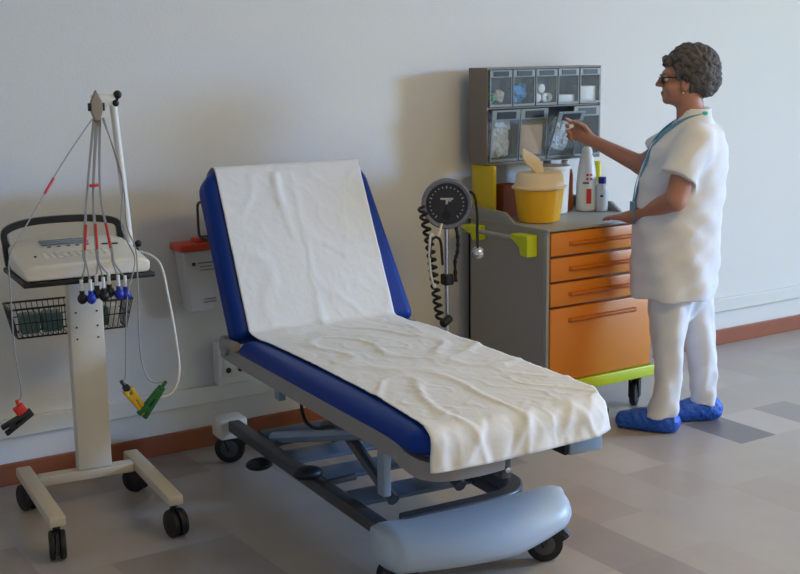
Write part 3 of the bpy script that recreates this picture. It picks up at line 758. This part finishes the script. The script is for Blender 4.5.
fl.loft(rings); fl.build('flap', 'tublid', sh, bevel=.002)
bk_ = thing('white_bucket', 'plain white round bucket behind the yellow sharps tub', 'bucket', (3.528, -.222, WT+.001))
MB().lathe([(.065, 0), (.075, .003), (.083, .19), (.087, .192), (.087, .206), (.081, .207), (.079, .198), (.03, .197)], n=36).build('bucket_body', 'white', bk_)
t = thing('brown_bottle', 'brown plastic bottle half hidden behind the white spray-topped bottle', 'bottle', (3.660, -.165, WT+.001))
MB().lathe([(.03, 0), (.036, .003), (.036, .15), (.031, .175), (.016, .19), (.014, .198)], n=22).build('bottle_body', 'amber', t)
MB().lathe([(.017, .198), (.017, .215), (.013, .218)], n=18).build('cap', 'white', t)
t = thing('disinfectant_bottle', 'white tapered bottle with red label and red cross emblem on trolley', 'bottle', (3.70, -.262, WT+.001))
MB().lathe([(.034, 0), (.044, .003), (.0455, .01), (.0445, .11), (.039, .18), (.029, .235), (.023, .247), (.021, .25)], n=30).build('bottle_body', 'white', t)
MB().lathe([(.024, .25), (.024, .263), (.019, .276), (.015, .28)], n=20).build('cap', 'white', t)
def on_cyl(mb_pts, r, ang0, zf):  # wrap small patches (u metres round, v height) on a cylinder
    mb = MB()
    for (u0, u1, v0, v1) in mb_pts:
        vs = []; N = 5
        for i in range(N):
            u = u0+(u1-u0)*i/(N-1); a = ang0+u/r
            for v in (v0, v1):
                rr = zf(v)
                vs.append((rr*math.cos(a), rr*math.sin(a), v)); vs.append(((rr+.0012)*math.cos(a), (rr+.0012)*math.sin(a), v))
        fs = []
        for i in range(N-1):
            a = i*4; fs += [(a+1, a+5, a+7, a+3), (a, a+2, a+6, a+4), (a, a+4, a+5, a+1), (a+2, a+3, a+7, a+6)]
        fs += [(0, 1, 3, 2), ((N-1)*4, (N-1)*4+2, (N-1)*4+3, (N-1)*4+1)]
        mb.add(vs, fs)
    return mb
zf = lambda v: .0458-.001*v/.1 if v < .11 else .0449-(v-.11)*.077
va = math.atan2(-.69, -.72)
on_cyl([(.004, .026, .035, .10)], .045, va, zf).build('red_label', 'red', t, smooth=False)
on_cyl([(.002, .012, .138, .148), (.019, .029, .138, .148), (.002, .012, .155, .165), (.019, .029, .155, .165)], .042, va, zf).build('red_emblem', 'red', t, smooth=False)
on_cyl([(-.012, .014, .122, .129)], .043, va, zf).build('print', 'text', t, smooth=False)
t = thing('small_bottle', 'small white bottle with dark blue cap at right of the red-labelled bottle', 'bottle', (3.742, -.318, WT+.001))
MB().lathe([(.021, 0), (.026, .002), (.026, .098), (.022, .115), (.017, .121)], n=22).build('bottle_body', 'milky', t)
MB().lathe([(.0175, .122), (.0175, .147), (.015, .15)], n=18).build('cap', 'navy', t)
on_cyl([(-.013, .018, .055, .09)], .026, va, lambda v: .0261).build('bottle_label', 'greypk', t, smooth=False)
on_cyl([(-.006, .006, .064, .073)], .026, va, lambda v: .0274).build('print', 'text', t, smooth=False)
t = thing('yellow_capped_bottle', 'white bottle with tall yellow cap behind the blue-capped bottle', 'bottle', (3.757, -.268, WT+.001))
MB().lathe([(.015, 0), (.0185, .002), (.0185, .11), (.016, .125)], n=20).build('bottle_body', 'white', t)
MB().lathe([(.0175, .126), (.017, .208), (.014, .214)], n=18).build('cap', 'yellowb', t)

# ------------------------------------------------------------------ person (signed distance field -> surface nets)
class Field:
    def __init__(s, lo, hi, h):
        s.lo = np.array(lo, float); s.h = h; s.n = np.ceil((np.array(hi)-s.lo)/h).astype(int)+1
        s.D = np.full(s.n, 1.0, np.float32)
    def blk(s, lo, hi):
        a = np.clip(np.floor((np.array(lo)-s.lo)/s.h).astype(int), 0, s.n); b = np.clip(np.ceil((np.array(hi)-s.lo)/s.h).astype(int)+1, 0, s.n)
        ax = [(s.lo[i]+s.h*np.arange(a[i], b[i])).astype(np.float32) for i in range(3)]
        return tuple(slice(a[i], b[i]) for i in range(3)), ax[0][:, None, None], ax[1][None, :, None], ax[2][None, None, :]
    def put(s, sl, d, k):
        A = s.D[sl]
        if k <= 0: s.D[sl] = np.minimum(A, d); return
        h = np.clip(.5+.5*(A-d)/k, 0, 1); s.D[sl] = A*(1-h)+d*h-k*h*(1-h)
    def cone(s, a, b, ra, rb, k=.01, cut_a=False, cut_b=False, mode='add', sq=None):
        a = np.array(a, float); b = np.array(b, float); m = max(ra, rb)+.05
        sl, x, y, z = s.blk(np.minimum(a, b)-m, np.maximum(a, b)+m)
        ba = b-a; L2 = float(ba@ba)+1e-12
        t = ((x-a[0])*ba[0]+(y-a[1])*ba[1]+(z-a[2])*ba[2])/L2; tc = np.clip(t, 0, 1)
        d = np.sqrt((x-a[0]-tc*ba[0])**2+(y-a[1]-tc*ba[1])**2+(z-a[2]-tc*ba[2])**2)-(ra+(rb-ra)*tc)
        L = math.sqrt(L2)
        if cut_b: d = np.maximum(d, (t-1)*L)
        if cut_a: d = np.maximum(d, -t*L)
        if mode == 'add': s.put(sl, d, k)
        else: s.D[sl] = np.maximum(s.D[sl], -d)
    def ell(s, c, r, rot=(0, 0, 0), k=.01, mode='add'):
        c = np.array(c, float); m = max(r)+.05
        sl, x, y, z = s.blk(c-m, c+m); E_ = np.array(Euler(rot).to_matrix()).T
        x = x-c[0]; y = y-c[1]; z = z-c[2]
        X = E_[0, 0]*x+E_[0, 1]*y+E_[0, 2]*z; Y = E_[1, 0]*x+E_[1, 1]*y+E_[1, 2]*z; Z = E_[2, 0]*x+E_[2, 1]*y+E_[2, 2]*z
        k0 = np.sqrt((X/r[0])**2+(Y/r[1])**2+(Z/r[2])**2); k1 = np.sqrt((X/r[0]**2)**2+(Y/r[1]**2)**2+(Z/r[2]**2)**2)+1e-9
        d = k0*(k0-1)/k1
        if mode == 'add': s.put(sl, d, k)
        else: s.D[sl] = np.maximum(s.D[sl], -d)
    def loft(s, rows, k=.01, pw=2.0):
        rows = sorted(rows); A = np.array(rows); zs = A[:, 0]
        m = .06
        lo = (min(A[:, 1]-A[:, 3])-m, min(A[:, 2]-A[:, 4])-m, zs[0]-m); hi = (max(A[:, 1]+A[:, 3])+m, max(A[:, 2]+A[:, 4])+m, zs[-1]+m)
        sl, x, y, z = s.blk(lo, hi); zz = z.ravel()
        # smooth (cubic-ish) interpolation of the rows
        def ip(c):
            v = np.interp(zz, zs, A[:, c]); kk = np.ones(5)/5
            return v[None, None, :]
        cx, cy, a, b = ip(1), ip(2), ip(3), ip(4)
        d = ((np.abs((x-cx)/a)**pw+np.abs((y-cy)/b)**pw)**(1/pw)-1)*np.minimum(a, b)
        d = np.maximum(d, np.maximum(zs[0]-z, z-zs[-1]))
        s.put(sl, d, k)
    def warp(s, amp, f):
        x, y, z = [(s.lo[i]+s.h*np.arange(s.n[i])).astype(np.float32) for i in range(3)]
        s.D += amp*f(x[:, None, None], y[None, :, None], z[None, None, :])
    def mesh(s):
        D = s.D; S = D < 0
        c = S[:-1, :-1, :-1].astype(np.int8)
        tot = np.zeros_like(c)
        for i in (0, 1):
            for j in (0, 1):
                for k in (0, 1): tot += S[i:D.shape[0]-1+i, j:D.shape[1]-1+j, k:D.shape[2]-1+k]
        idx = np.argwhere((tot > 0) & (tot < 8)); n = len(idx)
        acc = np.zeros((n, 3)); cnt = np.zeros(n)
        offs = [(i, j, k) for i in (0, 1) for j in (0, 1) for k in (0, 1)]
        for o in offs:
            for ax in range(3):
                if o[ax]: continue
                o2 = list(o); o2[ax] = 1
                d1 = D[idx[:, 0]+o[0], idx[:, 1]+o[1], idx[:, 2]+o[2]]; d2 = D[idx[:, 0]+o2[0], idx[:, 1]+o2[1], idx[:, 2]+o2[2]]
                m = (d1 < 0) != (d2 < 0); t = np.where(m, d1/np.where(m, d1-d2, 1), 0)
                p = np.tile(np.array(o, float), (n, 1)); p[:, ax] = t
                acc[m] += p[m]; cnt[m] += 1
        vs = (idx+acc/cnt[:, None])*s.h+s.lo
        vid = np.full(c.shape, -1, np.int64); vid[idx[:, 0], idx[:, 1], idx[:, 2]] = np.arange(n)
        quads = []
        for ax in range(3):
            a, b = [(1, 2), (2, 0), (0, 1)][ax]
            sl1 = [slice(1, -1)]*3; sl1[ax] = slice(0, -1); sl2 = list(sl1); sl2[ax] = slice(1, None)
            e = S[tuple(sl1)] != S[tuple(sl2)]; q = np.argwhere(e)
            for k in range(3):
                if k != ax: q[:, k] += 1
            s1 = S[q[:, 0], q[:, 1], q[:, 2]]
            def g(da, db):
                r = q.copy(); r[:, a] -= da; r[:, b] -= db; return vid[r[:, 0], r[:, 1], r[:, 2]]
            Q = np.stack([g(0, 0), g(1, 0), g(1, 1), g(0, 1)], 1)
            Q[~s1] = Q[~s1][:, ::-1]; quads.append(Q)
        return vs, np.concatenate(quads)
    def build(s, name, m, parent, smooth_it=1):
        vs, fs = s.mesh(); me = bpy.data.meshes.new(name); me.from_pydata(vs.tolist(), [], fs.tolist()); me.update()
        o = finish(name, me, m, parent, True, None)
        if smooth_it:
            md = o.modifiers.new('smooth', 'SMOOTH'); md.factor = .5; md.iterations = smooth_it
        return o

person = thing('person', 'person in white tunic and blue overshoes reaching toward the bin organizer', 'person', (3.63, -.87, 0), R(136.2))
B = Field((-.27, -.42, -.01), (.53, .30, 1.56), .0048)
# torso and legs
B.ell((-.035, 0, 1.06), (.125, .14, .17), k=.03); B.ell((-.012, 0, .86), (.14, .135, .2), k=.03); B.ell((-.03, 0, .66), (.12, .14, .13), k=.03)
B.cone((-.06, .15, 1.185), (-.06, -.15, 1.185), .05, .05, k=.03)
B.cone((-.075, 0, 1.19), (-.055, 0, 1.25), .075, .058, k=.03)
B.cone((-.058, 0, 1.22), (-.032, 0, 1.36), .055, .052, k=.02)
B.cone((-.01, .085, .66), (.01, .087, .36), .062, .044, k=.02); B.cone((.01, .087, .36), (.012, .077, .07), .044, .034, k=.01)
B.cone((.0, .077, .04), (.16, .045, .03), .034, .028, k=.01)
B.cone((-.06, -.085, .66), (-.115, -.093, .36), .062, .042, k=.02); B.cone((-.115, -.093, .36), (-.145, -.12, .07), .042, .034, k=.01)
B.cone((-.155, -.125, .04), (-.01, -.08, .03), .034, .028, k=.01)
# head
hx = -.004
B.ell((-.038+hx, 0, 1.442), (.094, .073, .092), k=.015); B.ell((.008+hx, 0, 1.385), (.062, .056, .075), k=.02)
B.ell((.03+hx, 0, 1.335), (.036, .036, .022), k=.02); B.ell((.053+hx, 0, 1.326), (.013, .016, .013), k=.01)
B.ell((.045+hx, 0, 1.432), (.026, .048, .018), k=.012)
B.cone((.067+hx, 0, 1.425), (.088+hx, 0, 1.388), .007, .0095, k=.008); B.ell((.077+hx, .011, 1.385), (.010, .007, .008), k=.005); B.ell((.077+hx, -.011, 1.385), (.010, .007, .008), k=.005)
B.ell((.066+hx, 0, 1.357), (.010, .021, .006), k=.004); B.ell((.064+hx, 0, 1.347), (.010, .019, .006), k=.004)
for s_ in (-1, 1):
    B.ell((.068+hx, s_*.031, 1.412), (.012, .014, .009), mode='sub')
    B.ell((.034+hx, s_*.04, 1.375), (.03, .022, .025), k=.015)
    B.ell((-.018+hx, s_*.069, 1.392), (.018, .007, .030), rot=(0, R(-12), 0), k=.006); B.ell((-.012+hx, s_*.076, 1.394), (.009, .004, .016), mode='sub')
# left arm, hand flat on the trolley edge
LS, LE, LW = (-.055, .165, 1.185), (.008, .198, .958), (.172, .015, .866)
B.cone(LS, LE, .052, .042, k=.02); B.cone(LE, LW, .042, .026, k=.012)
def hand(W, u, wv, pn, lens, curl, spread, thumb, pr=(.04, .012)):
    W = V(W); u = V(u).normalized(); wv = V(wv); wv = (wv-u*wv.dot(u)).normalized(); pn = V(pn); pn = (pn-u*pn.dot(u)-wv*pn.dot(wv)).normalized()
    B.cone(W-u*.01, W+u*.03, .024, .023, k=.012)
    for o_, e in ((.024, .078), (.008, .084), (-.008, .08), (-.024, .072)):
        B.cone(W+u*.012+wv*o_*.5, W+u*e+wv*o_, .0145, .0115, k=.009)
    for i, (o_, e) in enumerate(((.026, .08), (.009, .086), (-.009, .082), (-.026, .073))):
        p = W+u*e+wv*o_; ang = 0
        for j, fr_ in enumerate((.45, .32, .26)):
            ang += curl[i][j]
            d = (u*math.cos(ang)+pn*math.sin(ang)+wv*spread*(1.5-i)*.12).normalized(); q = p+d*lens[i]*fr_
            r0 = (.0098, .0088, .008)[j]; r1 = (.0088, .008, .0068)[j]
            B.cone(p, q, r0, r1, k=.003); p = q
    p = W+u*.02+wv*.022
    for d, l_, r0, r1 in thumb:
        d = (u*d[0]+wv*d[1]+pn*d[2]).normalized(); q = p+d*l_; B.cone(p, q, r0, r1, k=.004); p = q
hand(LW, (.125, -.135, -.018), (-.72, -.69, 0), (0, 0, -1), (.068, .074, .07, .055), [(.05, .12, .2)]*4, 1.0, [((.5, .8, .25), .035, .014, .0115), ((.75, .6, .1), .03, .011, .0095), ((.95, .3, .1), .025, .0095, .0075)])
# right arm, reaching to the bin and pinching a small item
RS, RE, RW = (-.05, -.165, 1.185), (.135, -.262, 1.047), (.350, -.318, 1.148)
B.cone(RS, RE, .05, .040, k=.02); B.cone(RE, RW, .040, .025, k=.012)
hand(RW, (.80, -.10, .42), (-.40, .05, .88), (.1, 1, -.1), (.07, .074, .068, .054), [(.35, .5, .4), (.75, .8, .6), (.9, 1.0, .7), (1.0, 1.1, .8)], .6,
     [((.75, .45, .45), .035, .014, .0115), ((.85, .1, .5), .032, .011, .0095), ((.9, -.2, .3), .024, .0095, .0075)])
body = B.build('body', 'skin', person, 1); del B
# clothes
def folds(x, y, z): return np.sin(z*38+3*np.sin(y*17)+x*9)*np.sin(y*24+x*19+2*np.sin(z*11))+.6*np.sin(z*71+x*40+y*31)
T = Field((-.26, -.30, .53), (.23, .30, 1.30), .0055)
T.loft([(1.298, -.066, 0, .058, .062), (1.27, -.06, 0, .066, .074), (1.24, -.057, 0, .082, .105), (1.22, -.06, 0, .10, .14), (1.20, -.057, 0, .117, .160), (1.15, -.043, 0, .148, .176), (1.07, -.033, 0, .167, .178), (1.0, -.018, 0, .172, .173), (.92, -.01, 0, .172, .171), (.82, -.006, 0, .173, .173), (.70, -.002, 0, .174, .182), (.60, .002, 0, .172, .188), (.553, .006, 0, .166, .187)], k=.02)
T.cone((-.065, .15, 1.185), (.002, .192, 1.045), .072, .074, k=.035, cut_b=True)
T.cone((-.06, -.15, 1.185), (.075, -.225, 1.10), .070, .070, k=.035, cut_b=True)
T.cone((-.056, 0, 1.22), (-.036, 0, 1.33), .0545, .0535, mode='sub')
for i in range(9):
    f = i/8; T.cone((.105-.10*f, -.003-.026*f, 1.15+.14*f), (.105-.10*f, .003+.026*f, 1.15+.14*f), .010+.022*f, .010+.022*f, mode='sub')
T.warp(.0036, folds); T.warp(.0028, lambda x, y, z: np.sin(z*44+x*30+3*np.sin(y*14))*np.exp(-((z-.93)/.12)**2)); T.warp(.0034, lambda x, y, z: np.sin(np.arctan2(y, x+.01)*7+z*6+2*np.sin(z*8))*np.clip((1.0-z)*2.6, 0, 1))
tunic = T.build('tunic', 'cloth', person, 2); del T
P_ = Field((-.24, -.22, .05), (.18, .22, .74), .0055)
P_.loft([(.72, -.03, 0, .12, .14), (.60, -.035, 0, .13, .15)], k=.02)
P_.loft([(.64, .01, .082, .095, .088), (.5, .02, .085, .082, .078), (.36, .017, .084, .066, .066), (.22, .012, .08, .052, .058), (.15, .018, .078, .054, .058), (.085, .03, .076, .062, .060), (.068, .038, .075, .062, .06)], k=.02)
P_.loft([(.64, -.06, -.08, .095, .088), (.5, -.085, -.085, .08, .078), (.36, -.112, -.09, .066, .066), (.22, -.135, -.105, .056, .058), (.15, -.138, -.112, .052, .057), (.085, -.14, -.118, .054, .058), (.072, -.14, -.118, .054, .058)], k=.02)
P_.cone((-.035, 0, .62), (-.045, 0, .47), .075, .035, k=.05)
P_.warp(.0030, lambda x, y, z: np.sin(z*52+4*np.sin(y*21+x*8)+x*34)*np.sin(x*23+y*31+z*14))
P_.warp(.0034, lambda x, y, z: np.sin(x*55+y*48+2.2*np.sin(z*9+x*6))+.9*np.clip((.24-z)*6, 0, 1)*np.sin(z*75+x*30+2*np.sin(y*40)))
trou = P_.build('trousers', 'cloth', person, 2); del P_
for nm, a, b in (('l', (.005, .078), (.178, .04)), ('r', (-.175, -.135), (-.012, -.078))):
    S_ = Field((min(a[0], b[0])-.09, min(a[1], b[1])-.09, -.005), (max(a[0], b[0])+.09, max(a[1], b[1])+.09, .16), .005)
    S_.cone((*a, .042), (*b, .032), .048, .040, k=.01)
    mx_ = (a[0]+(b[0]-a[0])*.16, a[1]+(b[1]-a[1])*.16)
    S_.cone((*mx_, .05), (*mx_, .092), .05, .046, k=.02, cut_b=True)
    S_.cone((a[0]+(b[0]-a[0])*.35, a[1]+(b[1]-a[1])*.35, .05), (a[0]+(b[0]-a[0])*.7, a[1]+(b[1]-a[1])*.7, .042), .05, .044, k=.015)
    S_.warp(.0022, lambda x, y, z: np.sin(x*150+y*60)*np.sin(z*120+y*110))
    zz = (S_.lo[2]+S_.h*np.arange(S_.n[2]))[None, None, :]; S_.D = np.maximum(S_.D, .002-zz)
    S_.build('overshoe', 'shoe', person, 1)
# hair
Hh = Field((-.20, -.13, 1.29), (.13, .13, 1.60), .0045)
Hh.ell((-.05, 0, 1.452), (.096, .083, .088), k=.01); Hh.ell((-.085, 0, 1.41), (.066, .072, .07), k=.015)
rnd = random.Random(5)
cnt = 0
while cnt < 520:
    v = V((rnd.gauss(0, 1), rnd.gauss(0, 1), rnd.gauss(0, 1))).normalized()
    p = V((-.048, 0, 1.445))+V((v.x*.1015, v.y*.087, v.z*.0975))
    if p.x > .03 and p.z < 1.472: continue
    if p.x > -.035 and p.z < 1.425: continue
    if p.z < 1.36 and p.x > -.09: continue
    if p.z < 1.352: continue
    r_ = rnd.uniform(.0065, .0115)
    Hh.ell(p, (r_, r_*rnd.uniform(.7, 1.2), r_*rnd.uniform(.7, 1.2)), k=.003); cnt += 1
for i in range(170):
    v = V((-abs(rnd.gauss(0, 1)), rnd.gauss(0, 1), rnd.gauss(-.2, .8))).normalized()
    p = V((-.085, 0, 1.41))+V((v.x*.0675, v.y*.0735, v.z*.071))
    Hh.ell(p, (rnd.uniform(.006, .011),)*3, k=.003)
# keep the face and ears clear
sl, x, y, z = Hh.blk((-.2, -.13, 1.29), (.13, .13, 1.6))
face_cut = np.maximum(np.maximum(.035-x, z-1.463-0*x), 0*y-1)       # front of the face
side_cut = np.maximum(np.maximum(-.036-x+0*y, z-1.398-(x+.03)*.5), -1+0*y)
Hh.D = np.maximum(Hh.D, -np.minimum(face_cut, side_cut))
for i in range(34):
    yy = -.058+.116*rnd.random(); xx = .046-.35*yy*yy/.06*.06+rnd.uniform(-.012, .014)
    Hh.ell((xx, yy, 1.474+rnd.uniform(-.016, .022)), (rnd.uniform(.007, .011),)*3, k=.003)
for i in range(40):
    yy = rnd.choice((-1, 1))*rnd.uniform(.066, .074); Hh.ell((rnd.uniform(-.05, .012), yy, 1.418+rnd.uniform(-.012, .03)), (rnd.uniform(.007, .010),)*3, k=.003)
Hh.build('hair', 'hair', person, 1); del Hh
# face details
for s_ in (-1, 1):
    e = MB().sph((.055+hx, s_*.031, 1.412), .0125, n=14).build('eye', 'eye', person)
    MB().sph((.0625+hx, s_*.031, 1.411), .0062, n=12).build('iris', 'text', e)
gl = MB()
for s_ in (-1, 1):
    ring = [(.0745-.006*abs(math.cos(a)), s_*.033+.023*math.cos(a), 1.409+.016*math.sin(a)) for a in np.linspace(0, 2*math.pi, 20, endpoint=False)]
    gl.tube(ring, .0028, 6, closed=True)
    gl.tube(smooth_path([(.068, s_*.056, 1.416), (.04, s_*.067, 1.417), (-.01, s_*.076, 1.412), (-.028, s_*.076, 1.395)], 5), .0032, 6)
gl.tube([(.0735, -.011, 1.412), (.079, 0, 1.415), (.0735, .011, 1.412)], .0022, 6)
g = gl.build('glasses', 'blackp', person)
ln = MB()
for s_ in (-1, 1): ln.sph((.0715, s_*.033, 1.409), (.0022, .0215, .015), n=16)
ln.build('lenses', 'lens', g)
MB().sph((.062+hx, 0, 1.352), (.012, .019, .0075), n=14).build('lips', 'lip', person)
MB().sph((-.012, .080, 1.358), .005, n=10).build('earring', 'gold', person)
ly = MB()
def strap(pts, w_=.008):
    P = smooth_path(pts, 6); rings = []
    for i, p in enumerate(P):
        t_ = (P[min(len(P)-1, i+1)]-P[max(0, i-1)]).normalized(); o_ = V((p.x+.02, p.y*1.0, 0)).normalized() if i < 14*6 else V((1, 0, 0)); sd = t_.cross(o_).normalized()
        rings.append([p+sd*w_+o_*.0015, p-sd*w_+o_*.0015, p-sd*w_-o_*.0015, p+sd*w_-o_*.0015])
    ly.loft(rings)
strap([(-.110, .03, 1.277), (-.085, .062, 1.27), (-.03, .078, 1.258), (.02, .07, 1.232), (.065, .058, 1.195), (.103, .055, 1.14), (.128, .052, 1.07), (.149, .048, 1.0), (.162, .046, .93)])
strap([(-.110, -.03, 1.277), (-.085, -.062, 1.27), (-.03, -.078, 1.258), (.02, -.07, 1.232), (.065, -.058, 1.195), (.108, -.03, 1.14), (.138, -.005, 1.07), (.158, .02, 1.0), (.168, .036, .93)])
lan = ly.build('lanyard', 'lanyard', person, ang=60)
MB().box((.170, .044, .888), (.004, .055, .085), (0, 0, R(18)), .001).build('badge', 'lanyard', lan)
MB().box((-.098, .058, 1.279), (.02, .012, .014), None, .003).build('lanyard_clip', 'teal', lan)
pm = Matrix.Translation((3.63, -.87, 0)) @ Matrix.Rotation(R(136.2), 4, 'Z')
hp_ = pm @ V((.440, -.285, 1.203))
o = MB().rcyl((-.014, .004, -.006), (.018, -.006, .008), .0085, .003, 12).build('swab', 'white', None, loc=tuple(hp_)); tag(o, 'small white item held between the fingertips of the raised hand', 'swab')

# ------------------------------------------------------------------ lights
def area(name, loc, rot, sx, sy, power, col):
    l = bpy.data.lights.new(name, 'AREA'); l.shape = 'RECTANGLE'; l.size = sx; l.size_y = sy; l.energy = power; l.color = col
    o = bpy.data.objects.new(name, l); COL.objects.link(o); o.location = loc; o.rotation_euler = rot; return o
area('daylight_window', (XR+.12, (WY0+WY1)/2, (WZ0+WZ1)/2), (0, R(90), 0), WZ1-WZ0, WY1-WY0, 150, (1, .95, .27))
area('sky_window', (XR+.9, (WY0+WY1)/2, (WZ0+WZ1)/2+.8), (0, R(60), 0), 1.5, 2.0, 1850, (.17, .42, 1))
area('warm_fill', (3.2, -3.2, 2.95), (0, 0, 0), 1.2, .6, 36, (1, .66, .12))  # added warm fill for the ambient light, no actual lamp fixture
area('warm_fill', (1.0, -5.6, 2.95), (0, 0, 0), 1.2, .6, 7, (1, .55, .06))  # second added fill, behind the camera, warms the shaded sides
wd = bpy.data.worlds.new('world'); scene.world = wd; wd.use_nodes = True
wd.node_tree.nodes['Background'].inputs[0].default_value = (.75, .87, 1, 1); wd.node_tree.nodes['Background'].inputs[1].default_value = .3

# ------------------------------------------------------------------ camera
cam = bpy.data.cameras.new('camera'); co = bpy.data.objects.new('camera', cam); COL.objects.link(co)
f_px, pitch, roll, yaw = 1252.3, .19066, -.011587, -.579806
cam.sensor_fit = 'HORIZONTAL'; cam.sensor_width = 36; cam.lens = 36*f_px/800
cy, sy = math.cos(yaw), math.sin(yaw)
f0 = V((-sy, cy, 0)); r0 = V((cy, sy, 0)); u0 = V((0, 0, 1))
f2 = f0*math.cos(pitch)-u0*math.sin(pitch); u2 = u0*math.cos(pitch)+f0*math.sin(pitch)
r3 = r0*math.cos(roll)+u2*math.sin(roll); u3 = -r0*math.sin(roll)+u2*math.cos(roll)
m3 = Matrix((r3, u3, -f2)).transposed()
co.matrix_world = Matrix.Translation((0, -4.40532, 1.55)) @ m3.to_4x4()
scene.camera = co
vs_ = scene.view_settings
vs_.view_transform = 'Standard'; vs_.look = 'None'; vs_.gamma = 1; vs_.use_curve_mapping = False; vs_.exposure = 0.0
